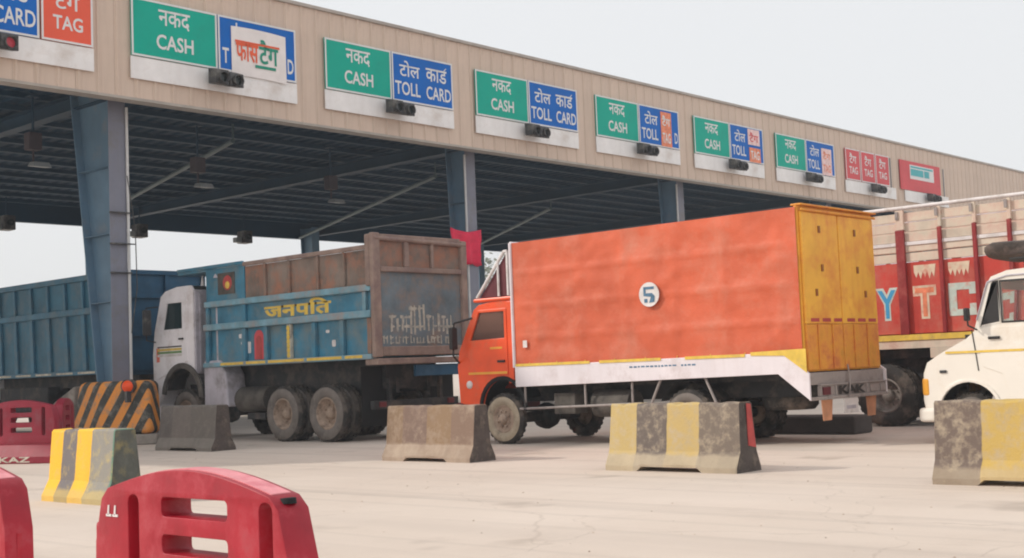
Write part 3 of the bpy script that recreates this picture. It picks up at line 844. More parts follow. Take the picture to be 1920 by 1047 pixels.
# ------------------------------------------------------------------ blue tipper ahead, half hidden by the column
def far_tipper():
    xa, xb, y0, y1 = 16.1, 18.25, 26.75, 33.6
    t = thing('tipper_truck', 'dark blue ribbed tipper truck ahead, partly hidden by the nearest column', 'truck', (17.2, 30.5, 0), 'tipper trucks in the lane')
    b = B(); b.box(xa + 0.08, xa + 0.12, y0, y1, 1.55, 3.92); b.box(xb - 0.12, xb - 0.08, y0, y1, 1.55, 3.92); b.box(xa + 0.121, xb - 0.121, y1 - 0.05, y1, 1.55, 4.0); b.box(xa + 0.121, xb - 0.121, y0 + 0.05, y1 - 0.051, 1.6, 1.7)
    mk('tipper_body', b, 'blue_deep', t)
    for z0, z1 in ((3.84, 3.98), (3.02, 3.18), (1.55, 1.66)):
        b = B(); b.box(xa, xa + 0.078, y0, y1, z0, z1); mk('side_rail', b, 'blue_deep_rib', t, bevel=0.015)
    y = y0 + 0.05
    i = 0
    while y < y1 - 0.1:                                   # ribs slope a little, as pressed
        b = B()
        b.hexa([(xa + 0.012, y, 1.662), (xa + 0.078, y, 1.662), (xa + 0.078, y + 0.16, 1.662), (xa + 0.012, y + 0.16, 1.662)],
               [(xa + 0.012, y + 0.08, 3.018), (xa + 0.078, y + 0.08, 3.018), (xa + 0.078, y + 0.24, 3.018), (xa + 0.012, y + 0.24, 3.018)])
        mk('side_rib', b, 'blue_deep_rib', t, bevel=0.01)
        b = B(); b.hexa([(xa + 0.012, y + 0.1, 3.182), (xa + 0.078, y + 0.1, 3.182), (xa + 0.078, y + 0.2, 3.182), (xa + 0.012, y + 0.2, 3.182)],
               [(xa + 0.012, y + 0.14, 3.838), (xa + 0.078, y + 0.14, 3.838), (xa + 0.078, y + 0.24, 3.838), (xa + 0.012, y + 0.24, 3.838)])
        mk('side_rib', b, 'blue_deep_rib', t, bevel=0.01)
        y += 0.86; i += 1
    b = B()
    for q in range(6): b.box(xa - 0.004, xa - 0.001, y0 + 0.3 + q * 1.05, y0 + 1.1 + q * 1.05, 1.58, 1.63)
    mk('reflector_tape', b, 'paint_cream', t)
    b = B(); b.box(xa, xb, y0 - 0.08, y0 - 0.002, 1.5, 3.95); gate = mk('tailgate', b, 'blue_dark', t, bevel=0.02)
    b = B()
    for z in (1.6, 2.4, 3.3, 3.86): b.box(xa, xb, y0 - 0.16, y0 - 0.082, z, z + 0.1)
    for x in (xa, (xa + xb) / 2 - 0.05, xb - 0.1): b.box(x, x + 0.1, y0 - 0.155, y0 - 0.082, 1.71, 3.85)
    mk('gate_frame', b, 'blue_dark', gate)
    b = B(); b.box(xa + 0.1, xb - 0.1, y0 - 0.05, y0 + 0.1, 0.62, 0.78)
    for x in (xa + 0.15, xb - 0.55): b.box(x, x + 0.4, y0 - 0.055, y0 - 0.052, 0.5, 0.95)
    mk('rear_bumper', b, 'chassis', t)
    chassis(t, xa, xb, y0 + 0.1, 36.0, 0.85, 1.15, (28.1, 29.5, 34.6), 0.55)
    first = None
    for ay in (28.1, 29.5):
        wheel(t, xa + 0.02, ay, 0.55, 0.27, dish=-0.1); wheel(t, xb - 0.02, ay, 0.55, 0.27, side=1, dish=-0.1)
    wheel(t, xa + 0.02, 34.6, 0.55, 0.27); wheel(t, xb - 0.02, 34.6, 0.55, 0.27, side=1)
    prof = [(33.75, 1.0), (34.0, 1.35)] + arch_pts(34.6, 0.55, 0.68, 150, 30) + [(35.6, 0.8), (35.65, 1.8), (35.5, 2.9), (35.1, 3.2), (33.75, 3.2)]
    b = B(); b.sheet([(33.75, 1.0), (33.75, 3.2), (35.1, 3.2), (35.5, 2.9), (35.65, 1.8), (35.6, 0.8)], 'x', xa + 0.1, xb - 0.1)
    cab = mk('cab', b, 'cab_white', t)
    for x in (xa + 0.05, xb - 0.1):
        b = B(); b.plate(prof, [[(34.3, 2.0), (35.2, 2.0), (35.1, 2.75), (34.3, 2.75)]], 'x', x, x + 0.05); mk('cab_side', b, 'cab_white', cab)
    b = B(); b.box(xa + 0.45, xb - 0.45, y0 + 0.15, 33.6, 0.7, 1.598); mk('subframe', b, 'chassis', t)
    b = B(); b.box(xa + 0.12, xa + 0.6, 30.6, 33.2, 0.55, 1.3); mk('tool_box', b, 'chassis', t, bevel=0.03)
    for ya in (27.55, 28.95):
        b = B(); b.sheet(arch_pts(ya + 0.55, 0.6, 0.66, 170, 10, 10), 'x', xa + 0.02, xa + 0.62, smooth=True); mk('mudguard', b, 'chassis', t)
far_tipper()

# ------------------------------------------------------------------ teal tipper with grey-white cab
def teal_tipper():
    xa, xb, y0, y1 = 16.12, 18.58, 18.1, 23.55
    t = thing('tipper_truck', 'worn teal tipper truck with white cab and rusty tailgate behind the concrete barrier', 'truck', (17.3, 21.5, 0), 'tipper trucks in the lane')
    # load body
    b = B()
    b.box(xa + 0.07, xa + 0.11, y0, y1, 1.66, 2.93); b.box(xb - 0.11, xb - 0.07, y0, y1, 1.66, 3.7)
    b.box(xa + 0.111, xb - 0.111, y1 - 0.05, y1, 1.66, 3.74); b.box(xa + 0.111, xb - 0.111, y0 + 0.02, y1 - 0.051, 1.6, 1.66)
    mk('tipper_body', b, 'tip_teal', t)
    b = B(); b.box(xa + 0.075, xa + 0.105, y0, 22.15, 2.932, 3.66); mk('upper_board', b, 'tip_rust', t)
    b = B(); b.box(xa + 0.06, xa + 0.105, 22.16, y1, 2.932, 3.70)
    ub = mk('upper_board', b, 'tip_teal', t)
    b = B(); b.box(xa + 0.045, xa + 0.058, 22.5, 23.1, 3.12, 3.58); em = mk('emblem_panel', b, 'chassis_dust', t)
    b = B(); b.lathe([(0.0, 0.0), (0.0, 0.15), (0.01, 0.16)], (xa + 0.034, 22.75, 3.36), 'x', 20); mk('emblem', b, 'paint_red', em)
    b = B(); b.lathe([(0.0, 0.0), (0.0, 0.07), (0.004, 0.08)], (xa + 0.029, 22.74, 3.31), 'x', 14); mk('emblem', b, 'paint_yellow', em)
    for (z0_, z1_, d, m, ya, yb) in ((3.66, 3.75, 0.0, 'tip_frame', y0 + 0.03, 22.158), (3.70, 3.78, 0.0, 'tip_teal', 22.16, y1), (2.86, 2.99, -0.02, 'tip_rail', y0 + 0.03, y1), (2.36, 2.50, -0.05, 'tip_rail', y0 + 0.02, y1), (1.57, 1.67, -0.07, 'tip_rail', y0, y1)):
        b = B(); b.box(xa + d, xa + 0.068, ya, yb, z0_, z1_); mk('side_rail', b, m, t, bevel=0.02)
    for i, y in enumerate((18.14, 18.95, 19.8, 20.58, 21.35, 22.1, 23.4)):
        b = B(); b.hexa([(xa - 0.02, y, 1.672), (xa + 0.068, y, 1.672), (xa + 0.068, y + 0.12, 1.672), (xa - 0.02, y + 0.12, 1.672)],
                        [(xa - 0.01, y, 2.358), (xa + 0.068, y, 2.358), (xa + 0.068, y + 0.12, 2.358), (xa - 0.01, y + 0.12, 2.358)])
        mk('side_rib', b, 'tip_rust' if i == 0 else ('paint_cream' if i == 3 else 'tip_teal'), t, bevel=0.012)
    for y in (18.3, 22.1, 23.42):
        b = B(); b.box(xa + 0.005, xa + 0.068, y, y + 0.1, 2.502, 2.858); mk('side_rib', b, 'tip_rail' if y < 20 else 'tip_teal', t, bevel=0.012)
    for y in (18.9, 19.7, 20.6, 21.4):
        b = B(); b.box(xa + 0.02, xa + 0.073, y, y + 0.07, 2.992, 3.657); mk('side_rib', b, 'tip_rust', t, bevel=0.01)
    b = B()
    for ya, yb in ((18.35, 18.85), (18.95, 20.0), (20.1, 21.25), (21.35, 22.0), (22.1, 22.9)): b.box(xa - 0.076, xa - 0.0715, ya, yb, 1.60, 1.655)
    mk('reflector_tape', b, 'paint_yellow', t)
    # painted side decoration and lettering
    b = B(); write(b, 'जनपित', '-x', xa + 0.067, 21.52, 19.38, 2.52, 2.85, 0.035)
    mk('lettering', b, 'paint_yellow', t, fix=False)
    def arch_decal(yc, w, z0_, z1_, m, d):
        b = B(); pts = [(yc - w, z0_)] + [(yc + w * math.cos(math.radians(180 - q * 18)), z1_ - w + w * math.sin(math.radians(180 - q * 18))) for q in range(11)] + [(yc + w, z0_)]
        b.plate(pts, [], 'x', d, d + 0.003); mk('painted_arch', b, m, t)
    arch_decal(21.72, 0.16, 1.69, 2.30, 'sign_red', xa + 0.064); arch_decal(21.72, 0.09, 1.69, 2.18, 'paint_red', xa + 0.060)
    for q, (yy, zz, hh) in enumerate(((22.35, 2.2, 0.09), (22.2, 2.24, 0.07), (22.05, 1.95, 0.24), (22.28, 2.05, 0.06), (19.32, 1.92, 0.13), (19.5, 2.16, 0.06))):
        b = B(); b.plate(rnd_poly(yy - 0.05, yy + 0.06, zz - hh / 2, zz + hh / 2, 0.025, 3), [], 'x', xa + 0.063, xa + 0.066); mk('painted_mark', b, 'paint_white', t)
    b = B()
    for q in range(7): b.lathe([(0, 0), (0, 0.05 - 0.004 * (q % 2)), (0.004, 0.055)], (xa - 0.026 + 0.0, 20.64, 1.74 + q * 0.09), 'x', 8)
    mk('painted_garland', b, 'paint_yellow', t)
    # tailgate
    yt = y0 - 0.07
    b = B(); b.box(xa + 0.14, xb - 0.14, yt + 0.02, yt + 0.06, 1.70, 3.26); gate = mk('tailgate', b, 'tip_gate', t)
    b = B(); b.box(xa + 0.14, xb - 0.14, yt + 0.03, yt + 0.06, 3.262, 3.85); mk('upper_panel', b, 'tip_rust', gate)
    for x0_, x1_, z0_, z1_ in ((xa - 0.06, xa + 0.137, 1.60, 3.96), (xb - 0.137, xb + 0.03, 1.60, 3.90)):
        b = B(); b.box(x0_, x1_, yt - 0.05, yt + 0.06, z0_, z1_); mk('gate_post', b, 'tip_frame', t, bevel=0.025)
    b = B(); b.box(xa - 0.055, xa + 0.13, yt + 0.062, yt + 0.2, 2.95, 3.94); mk('gate_post', b, 'tip_frame', t, bevel=0.03)
    for z0_, z1_, d in ((3.852, 3.94, -0.04), (3.22, 3.32, -0.05), (1.62, 1.80, -0.04)):
        b = B(); b.box(xa + 0.138, xb - 0.138, yt + d, yt + 0.018, z0_, z1_); mk('gate_rail', b, 'tip_frame', gate, bevel=0.02)
    for x in (xa + 0.78, xa + 1.5):
        b = B(); b.box(x, x + (0.12 if x < xa + 1 else 0.07), yt - 0.035, yt + 0.028, 3.322, 3.85); mk('gate_rib', b, 'tip_frame', gate, bevel=0.015)
    b = B(); b.tube((xa - 0.02, yt - 0.02, 3.86), (xb, yt - 0.02, 3.82), 0.045, 8); mk('hinge_bar', b, 'tip_frame', gate)
    # worn brush-painted wording, no longer legible
    rr = random.Random(5)
    b = B()
    cnt = [0]
    def brush(x, z0_, z1_, w):
        b.plate([(x, z0_), (x + w, z0_ + rr.uniform(-.02, .02)), (x + w * rr.uniform(0.8, 1.3), z1_), (x + rr.uniform(-.01, .02), z1_ + rr.uniform(-.02, .02))], [], 'y', yt + 0.0165 - cnt[0] * 0.00012, yt + 0.0195); cnt[0] += 1
    x = xa + 0.40
    while x < xb - 0.35:
        tall = 1.0 if xa + 0.8 < x < xa + 1.35 else 0.62
        brush(x, 2.06 + rr.uniform(-.05, .05), 2.08 + 0.5 * tall + rr.uniform(-.06, .04), rr.uniform(0.03, 0.06))
        if rr.random() < 0.65: brush(x - 0.03, 2.08 + 0.42 * tall, 2.13 + 0.42 * tall, rr.uniform(0.10, 0.16))
        if rr.random() < 0.5: brush(x + 0.02, 2.16, 2.20, rr.uniform(0.06, 0.12))
        x += rr.uniform(0.09, 0.16)
    x = xa + 0.2
    while x < xb - 0.3:
        brush(x, 1.84 + rr.uniform(0, .02), 1.98 + rr.uniform(-.02, .03), rr.uniform(0.02, 0.04))
        if rr.random() < 0.6: brush(x, 1.95, 1.98, rr.uniform(0.06, 0.1))
        if rr.random() < 0.4: brush(x, 1.85, 1.88, rr.uniform(0.06, 0.1))
        x += rr.uniform(0.07, 0.13)
    mk('painted_scrawl', b, 'chalk_worn', gate)['kind'] = 'stuff'
    b = B(); b.box(xa - 0.02, xb + 0.02, yt - 0.06, yt + 0.3, 1.46, 1.58); mk('rear_sill', b, 'tip_frame', t, bevel=0.02)
    b = B(); b.box(xa + 1.0, xb - 0.05, yt + 0.0, yt + 0.06, 1.22, 1.44); mk('rear_panel', b, 'blue_dark', t, bevel=0.01)
    b = B(); b.box(xa + 0.1, xb - 0.1, 18.25, 18.35, 0.62, 0.78)
    for x in (xa + 0.5, xb - 0.6): b.box(x, x + 0.08, 18.26, 18.34, 0.782, 1.2)
    mk('rear_bumper', b, 'chassis', t)
    for x in (xa + 0.22, xb - 0.42):
        b = B(); b.box(x, x + 0.16, 18.2, 18.248, 0.66, 0.76); mk('tail_light', b, 'lamp_maroon', t, bevel=0.01)
        b = B(); b.box(x - 0.2, x + 0.44, 18.5, 18.515, 0.3, 1.44); mk('mud_flap', b, 'black_void', t)
    # cab guard over the cab
    b = B(); b.box(xa + 0.1, xb - 0.1, y1 + 0.002, 24.7, 3.66, 3.72); b.box(xa + 0.08, xa + 0.13, y1 + 0.002, 24.7, 3.722, 3.79)
    mk('cab_guard', b, 'tip_teal', t, bevel=0.01)
    chassis(t, xa, xb, 18.35, 25.3, 0.92, 1.22, (19.54, 20.91, 24.42), 0.56)
    b = B()                                                # sub-frame, spare tank and battery box
    b.box(xa + 0.55, xb - 0.55, 18.4, 23.85, 1.0, 1.597)
    mk('subframe', b, 'chassis', t)
    b = B(); b.tube((xa + 0.42, 21.75, 0.86), (xa + 0.42, 22.75, 0.86), 0.27, 18); mk('fuel_tank', b, 'chassis_dust', t, bevel=0.02)
    b = B(); b.box(xa + 0.15, xa + 0.6, 21.7, 22.3, 0.45, 0.58); mk('tool_box', b, 'chassis', t)
    for ay in (19.54, 20.91):
        wheel(t, xa - 0.03, ay, 0.56, 0.27, dish=-0.12, tyre='rubber_dusty'); wheel(t, xa + 0.28, ay, 0.56, 0.27, dish=-0.12)
        wheel(t, xb + 0.03, ay, 0.56, 0.27, side=1, dish=-0.12); wheel(t, xb - 0.28, ay, 0.56, 0.27, side=1, dish=-0.12)
    wheel(t, xa + 0.03, 24.42, 0.56, 0.29); wheel(t, xb - 0.03, 24.42, 0.56, 0.29, side=1)
    # cab: skin of roof, front and back, with two side walls
    ca, cb = xa + 0.0, xb - 0.02
    prof = [(23.98, 1.52)] + arch_pts(24.42, 0.92, 0.74, 126, 15) + [(25.42, 0.78), (25.56, 0.8), (25.60, 1.9), (25.52, 2.42), (25.24, 3.22), (25.05, 3.33), (24.6, 3.40), (24.06, 3.40), (23.98, 3.32)]
    win = [(24.40, 2.47), (25.16, 2.47), (24.98, 3.05), (24.40, 3.05)]
    b = B(); b.sheet([(24.07, 3.39), (24.6, 3.39), (25.04, 3.32), (25.23, 3.21)], 'x', ca + 0.05, cb - 0.05, smooth=True)
    cab = mk('cab', b, 'cab_white', t)
    b = B(); b.sheet([(25.51, 2.42), (25.59, 1.9), (25.55, 0.8)], 'x', ca + 0.05, cb - 0.05); mk('front_panel', b, 'cab_white', cab)
    for x in (ca, cb - 0.05):
        b = B(); b.plate(prof, [win], 'x', x, x + 0.05); mk('cab_side', b, 'cab_white', cab, bevel=0.012)
    b = B(); b.box(ca + 0.01, cb - 0.01, 23.92, 23.978, 1.35, 3.30); mk('cab_rear_wall', b, 'cab_grey', cab, bevel=0.02)
    b = B()
    for q in range(4): b.box(ca + 0.12 + q * 0.6, ca + 0.17 + q * 0.6, 23.90, 23.919, 1.5, 3.2)
    mk('rear_rib', b, 'cab_grey', cab)
    b = B(); b.sheet([(25.23, 3.21), (25.51, 2.42)], 'x', ca + 0.05, cb - 0.05); mk('windshield', b, 'glass_green', cab)
    for x in (ca + 0.02, cb - 0.03):
        b = B(); b.plate(win, [], 'x', x, x + 0.008); mk('side_window', b, 'glass_green', cab)
    b = B(); b.plate([(24.2, 1.75), (25.40, 1.35), (25.46, 2.38), (25.2, 3.14), (24.2, 3.14)], [win], 'x', ca - 0.018, ca - 0.001)
    door = mk('door', b, 'cab_white', t, bevel=0.008)
    b = B(); b.box(ca - 0.05, ca - 0.02, 24.34, 24.5, 2.22, 2.26); mk('handle', b, 'van_black', door)
    for z, m in ((2.09, 'van_black'), (2.02, 'paint_yellow'), (1.955, 'paint_green'), (1.89, 'paint_white')):
        b = B(); b.box(ca - 0.0225, ca - 0.019, 24.42, 25.38, z - 0.025, z + (0.025 if m != 'van_black' else 0.005)); mk('painted_stripe', b, m, door)
    b = B(); b.box(ca - 0.022, ca - 0.019, 25.3, 25.42, 1.75, 2.06); mk('painted_stripe', b, 'sign_orange', door)
    b = B(); b.box(ca + 0.3, cb - 0.3, 24.02, 24.25, 1.6, 2.7); b.box(ca + 0.3, cb - 0.3, 24.24, 24.7, 1.7, 1.95); mk('seat', b, 'black_void', cab, bevel=0.05)
    b = B(); b.box(ca + 0.06, cb - 0.06, 25.1, 25.45, 1.9, 2.35); mk('dashboard', b, 'black_void', cab)
    # wheel arch lining and front mudguard
    for x0_, x1_ in ((ca + 0.05, ca + 0.5), (cb - 0.5, cb - 0.05)):
        b = B(); b.sheet(arch_pts(24.42, 0.92, 0.735, 165, 15, 14), 'x', x0_, x1_, smooth=True)
        mk('arch_liner', b, 'chassis', cab)
    b = B(); outer = arch_pts(24.42, 0.92, 0.79, 178, 8, 16); inner = list(reversed(arch_pts(24.42, 0.92, 0.66, 178, 8, 16)))
    b.plate(outer + inner, [], 'x', ca - 0.05, ca - 0.0005); mk('wheel_arch', b, 'chassis_dust', cab, bevel=0.01)
    b = B(); b.plate([(22.75, 0.72), (23.62, 0.72), (23.62, 1.72), (23.05, 1.72), (22.82, 1.4)], [], 'x', xa - 0.01, xa + 0.5); mk('rear_mudguard', b, 'cab_grey', t, bevel=0.05, seg=3)
    b = B(); b.tube((xa + 0.12, 23.2, 1.72), (xa + 0.12, 23.2, 3.5), 0.06, 10); b.tube((xa + 0.12, 23.2, 3.5), (xa + 0.12, 23.2, 3.66), 0.10, 10, 0.03); mk('air_intake', b, 'cab_grey', t)
    b = B(); b.tube((ca + 0.35, 24.1, 3.40), (ca + 0.35, 24.1, 3.62), 0.05, 10, 0.015); mk('horn', b, 'paint_white', cab)
    for s, x in ((-1, ca), (1, cb)):
        b = B(); b.path([(x, 25.35, 3.0), (x + s * 0.22, 25.5, 2.98), (x + s * 0.22, 25.5, 2.25), (x, 25.45, 2.2)], 0.014)
        m_ = mk('mirror_arm', b, 'van_black', t)
        b = B(); b.box(x + s * 0.22 - 0.10, x + s * 0.22 + 0.10, 25.43, 25.52, 2.36, 2.94); mk('mirror', b, 'dark_housing', m_, bevel=0.03)
    b = B(); b.box(ca, cb, 25.4, 25.68, 0.45, 0.8); mk('front_bumper', b, 'cab_white', t, bevel=0.04)
teal_tipper()

# ------------------------------------------------------------------ orange box truck
def orange_truck():
    xa, xb, y0, y1 = 16.2, 18.5, 9.1, 14.58
    t = thing('box_truck', 'orange box truck with tarpaulin side, white lower band and ochre rear doors', 'truck', (17.35, 12.5, 0))
    zt, zb = 3.42, 1.33
    # tarpaulin: side, roof and far side in one creased sheet
    def tarp(pos, ny, nz_, m, amp):
        b = B(); vs = []
        for j in range(nz_ + 1):
            for i in range(ny + 1):
                vs.append(pos(i / ny, j / nz_))
        b.add(vs, [(j * (ny + 1) + i, j * (ny + 1) + i + 1, (j + 1) * (ny + 1) + i + 1, (j + 1) * (ny + 1) + i) for j in range(nz_) for i in range(ny)], 0, True)
        return b
    def side(a, c):
        y = y0 + 0.02 + (y1 - y0 - 0.02) * a; z = zb + (zt - zb) * c
        w = 0.018 * noise.noise(Vector((y * 1.3, z * 2.1, 0))) + 0.010 * noise.noise(Vector((y * 4 + z * 2, z * 5, 3)))
        w += 0.014 * max(0.0, math.sin(y * 2 * math.pi / 0.92)) ** 8 + 0.012 * max(0.0, math.sin(z * 2 * math.pi / 0.55 + 0.3 * noise.noise(Vector((y, z, 9))))) ** 14 + 0.012 * max(0.0, noise.noise(Vector((y * 1.6 + z * 2.8, y * 0.9 - z * 1.2, 11.0)))) ** 1.0 * max(0, math.sin((y * 1.2 + z * 2.2) * 3))
        edge = min(1.0, min(a, 1 - a) * 25, min(c, 1 - c) * 12)
        return (xa - 0.02 - 1.5 * w * edge, y, z + 0.06 * a * 0)
    b = tarp(side, 90, 40, 0, 1)
    def roof(a, c):
        y = y0 + 0.02 + (y1 - y0 - 0.02) * a; x = xa - 0.02 + (xb - xa + 0.04) * c
        return (x, y, zt + 0.05 * math.sin(math.pi * c) + 0.012 * noise.noise(Vector((y * 2, x * 2, 7))) * min(1, 8 * min(c, 1 - c)))
    b2 = tarp(roof, 50, 12, 0, 1)
    b.add(b2.v, b2.f, 0, True)
    b.add([(xb + 0.02, y0 + 0.02, zb), (xb + 0.02, y1, zb), (xb + 0.02, y1, zt), (xb + 0.02, y0 + 0.02, zt)], [(0, 1, 2, 3)])
    tp = mk('tarpaulin', b, 'tarp_orange', t, fix=False)
    b = B()
    for q in range(9):
        y = y0 + 0.35 + q * 0.6
        b.path([(xa - 0.035, y, zb + 0.05), (xa - 0.035, y + 0.04, zb - 0.12)], 0.007, 5)
    mk('tie_rope', b, 'paint_yellow', tp)
    # logo disc and small lettering
    b = B(); b.lathe([(0.0, 0.0), (0.0, 0.19), (0.012, 0.19)], (xa - 0.07, 11.70, 2.345), 'x', 28, smooth=False); lg = mk('logo_disc', b, 'paint_white', t)
    b = B(); b.plate([(11.80, 2.345 + .12), (11.60, 2.345 + .12), (11.60, 2.345 + .08), (11.76, 2.345 + .08), (11.76, 2.345 + .02), (11.64, 2.345 + .02), (11.59, 2.345 - .03), (11.60, 2.345 - .12), (11.70, 2.345 - .13), (11.66, 2.345 - .04), (11.80, 2.345 - .02)], [], 'x', xa - 0.076, xa - 0.071)
    b.box(xa - 0.076, xa - 0.071, 11.73, 11.79, 2.22, 2.28); mk('logo_mark', b, 'logo_grey', lg)
    b = B(); b.box(xa - 0.064, xa - 0.058, 14.27, 14.36, 1.63, 1.75); mk('sticker', b, 'paint_white', tp)
    # body frame and floor inside the tarpaulin
    b = B(); b.box(xa + 0.02, xb - 0.02, y0 + 0.1, y1 - 0.02, 1.12, 1.30); b.box(xa + 0.02, xb - 0.02, y1 - 0.018, y1 + 0.02, 1.12, zt - 0.03)
    mk('body_floor', b, 'maroon', t)
    b = B(); b.tube((xa - 0.025, y1 + 0.02, 1.3), (xa - 0.025, y1 + 0.02, zt), 0.03, 8); b.tube((xb + 0.02, y1 + 0.02, 1.3), (xb + 0.02, y1 + 0.02, zt), 0.03, 8); b.tube((xa - 0.02, y1 + 0.02, zt), (xb + 0.02, y1 + 0.02, zt), 0.03, 8)
    mk('front_frame', b, 'band_white', t)
    # white lower band with a drop at the tail
    band = [(y1, 0.97), (9.52, 1.05), (9.02, 0.66), (9.02, 1.05), (9.40, 1.32), (9.40, 1.36), (y1, 1.32)]
    for x in (xa - 0.045, xb + 0.01):
        b = B(); b.plate(band, [], 'x', x, x + 0.035); bd = mk('side_skirt', b, 'band_white', t, bevel=0.008)
        if x < 17:
            b = B(); yy = 12.16
            while yy > 10.94:                               # a line of print too small to read
                wd = random.uniform(0.03, 0.07)
                if not 11.18 < yy < 11.28: b.box(x - 0.003, x - 0.0005, yy - wd, yy, 1.218 + random.uniform(0, .006), 1.246)
                yy -= wd + 0.022
            mk('small_print', b, 'logo_grey', bd)['kind'] = 'stuff'
    for ya, yb in ((12.95, 14.55), (11.55, 12.75), (10.05, 11.1), (9.05, 9.95)):
        b = B(); b.box(xa - 0.056, xa - 0.0465, ya, yb, 1.315, 1.36) if ya > 9.5 else b.plate([(9.05, 1.06), (9.40, 1.31), (9.95, 1.33), (9.95, 1.38), (9.05, 1.40)], [], 'x', xa - 0.056, xa - 0.0465)
        mk('yellow_strip', b, 'paint_yellow', t)
    # rear doors
    yd = y0 - 0.02
    xm = xa + 1.12
    b = B(); b.box(xa, xb, yd + 0.03, yd + 0.07, 1.07, zt + 0.02); mk('rear_frame', b, 'door_ochre', t)
    for x0_, x1_ in ((xa + 0.05, xm - 0.015), (xm + 0.015, xb - 0.05)):
        b = B(); b.box(x0_, x1_, yd - 0.015, yd + 0.028, 1.75, zt - 0.06); d = mk('door', b, 'door_ochre', t, bevel=0.012)
        b = B(); b.box(x0_, x1_, yd - 0.015, yd + 0.028, 1.09, 1.744); mk('lower_panel', b, 'door_rust', d, bevel=0.012)
        b = B()
        for xx, z in ((0.46, 3.12), (0.50, 2.56), (0.30 if x0_ < xm - 0.5 else 0.72, 2.2)):
            b.box(x0_ + xx, x0_ + xx + 0.05, yd - 0.032, yd - 0.016, z - 0.05, z + 0.05)
        mk('latch', b, 'latch_brown', d)
        for q in range(2):
            b = B(); b.tube((x0_ + 0.3 + q * 0.42, yd - 0.03, 1.1), (x0_ + 0.3 + q * 0.42, yd - 0.03, 1.75), 0.011, 6); mk('lock_rod', b, 'door_rust', d)
        b = B()
        for q in range(3): b.box(x0_ + 0.12 + q * 0.34, x0_ + 0.36 + q * 0.34, yd - 0.019, yd - 0.016, 1.78, 1.83)
        mk('painted_marks', b, 'paint_red', d)
    b = B(); b.box(xa - 0.01, xb + 0.02, yd - 0.06, yd + 0.12, zt + 0.021, zt + 0.05); b.box(xa + 0.02, xb, yd - 0.05, yd - 0.017, zt - 0.057, zt - 0.016)
    mk('rear_header', b, 'door_rust', t, bevel=0.02)
    # tail: bumper frame, lettered plates, lamps, flaps
    b = B(); b.box(xa + 0.02, xb + 0.05, yd - 0.02, yd + 0.05, 0.88, 1.055); b.box(xa + 0.02, xb + 0.05, yd - 0.06, yd + 0.0, 0.66, 0.71); b.box(xa + 0.28, xb + 0.05, yd - 0.06, yd + 0.0, 0.86, 0.885)
    for x in (xa + 0.26, xa + 0.72, xb - 0.62, xb - 0.02): b.box(x, x + 0.04, yd - 0.055, yd - 0.005, 0.712, 0.858)
    rb = mk('rear_bumper', b, 'grey_bar', t, bevel=0.008)
    b = B(); b.box(xa + 0.30, xb, yd - 0.035, yd - 0.01, 0.70, 0.872); mk('bumper_plate', b, 'grey_bar', rb)
    b = B(); write(b, 'KAK', '-y', yd - 0.0625, xa + 0.80, xa + 1.62, 0.722, 0.85, 0.05); mk('lettering', b, 'van_black', rb, fix=False)
    for x in (xb - 0.5, xb - 0.16, xa + 0.35):
        b = B(); b.box(x, x + 0.22, yd - 0.052, yd - 0.036, 0.73, 0.84); mk('tail_light', b, 'maroon' if x < 17 else 'grey_bar', rb)
    b = B(); b.box(xa + 0.95, xa + 1.38, yd - 0.05, yd - 0.03, 0.44, 0.655); npl = mk('number_plate', b, 'paint_white', t)
    b = B(); b.box(xa + 1.02, xa + 1.3, yd - 0.054, yd - 0.051, 0.50, 0.55); mk('lettering', b, 'cab_grey', npl)
    for x in (xa + 0.38, xb - 0.55):
        b = B(); b.hexa([(x + 0.03, yd + 0.0, 0.36), (x + 0.27, yd + 0.0, 0.36), (x + 0.27, yd + 0.012, 0.36), (x + 0.03, yd + 0.012, 0.36)], [(x, yd + 0.0, 0.655), (x + 0.32, yd + 0.0, 0.655), (x + 0.32, yd + 0.012, 0.655), (x, yd + 0.012, 0.655)])
        mk('mud_flap', b, 'flap_tan', t)
    b = B(); b.path([(xa + 1.16, yd - 0.03, 1.15), (xa + 1.10, yd - 0.09, 0.9), (xa + 1.04, yd - 0.09, 0.66)], 0.011); mk('chain', b, 'grey_bar', t)
    # chassis and wheels
    chassis(t, xa, xb, y0 + 0.1, 15.6, 0.70, 0.94, (11.16, 14.94), 0.43)
    b = B(); b.box(xa + 0.35, xb - 0.35, y0 + 0.15, y1, 0.945, 1.11); mk('cross_bearers', b, 'chassis', t)
    b = B(); b.tube((xa + 0.33, 12.35, 0.66), (xa + 0.33, 13.1, 0.66), 0.22, 16); mk('fuel_tank', b, 'chassis_dust', t)
    b = B(); b.box(xa + 0.14, xa + 0.5, 13.45, 13.9, 0.5, 0.85); mk('battery_box', b, 'chassis_dust', t, bevel=0.02)
    b = B(); b.lathe([(-0.1, 0.2), (-0.12, 0.36), (-0.05, 0.42), (0.05, 0.42), (0.12, 0.36), (0.1, 0.2)], (xa + 1.1, 10.0, 0.62), 'z', 24); mk('spare_wheel', b, 'rubber', t)
    wheel(t, xa - 0.02, 14.94, 0.43, 0.22, tyre='rubber_sand', rimm='rim_tan', dish=0.0, rr=0.55); wheel(t, xb + 0.02, 14.94, 0.43, 0.22, side=1, rimm='rim_tan')
    wheel(t, xa + 0.0, 11.16, 0.43, 0.21, dish=-0.1); wheel(t, xa + 0.24, 11.16, 0.43, 0.21, dish=-0.1)
    wheel(t, xb - 0.0, 11.16, 0.43, 0.21, side=1, dish=-0.1); wheel(t, xb - 0.24, 11.16, 0.43, 0.21, side=1, dish=-0.1)
    # side guard: thin white posts and a rail
    b = B()
    xg = xa + 0.02
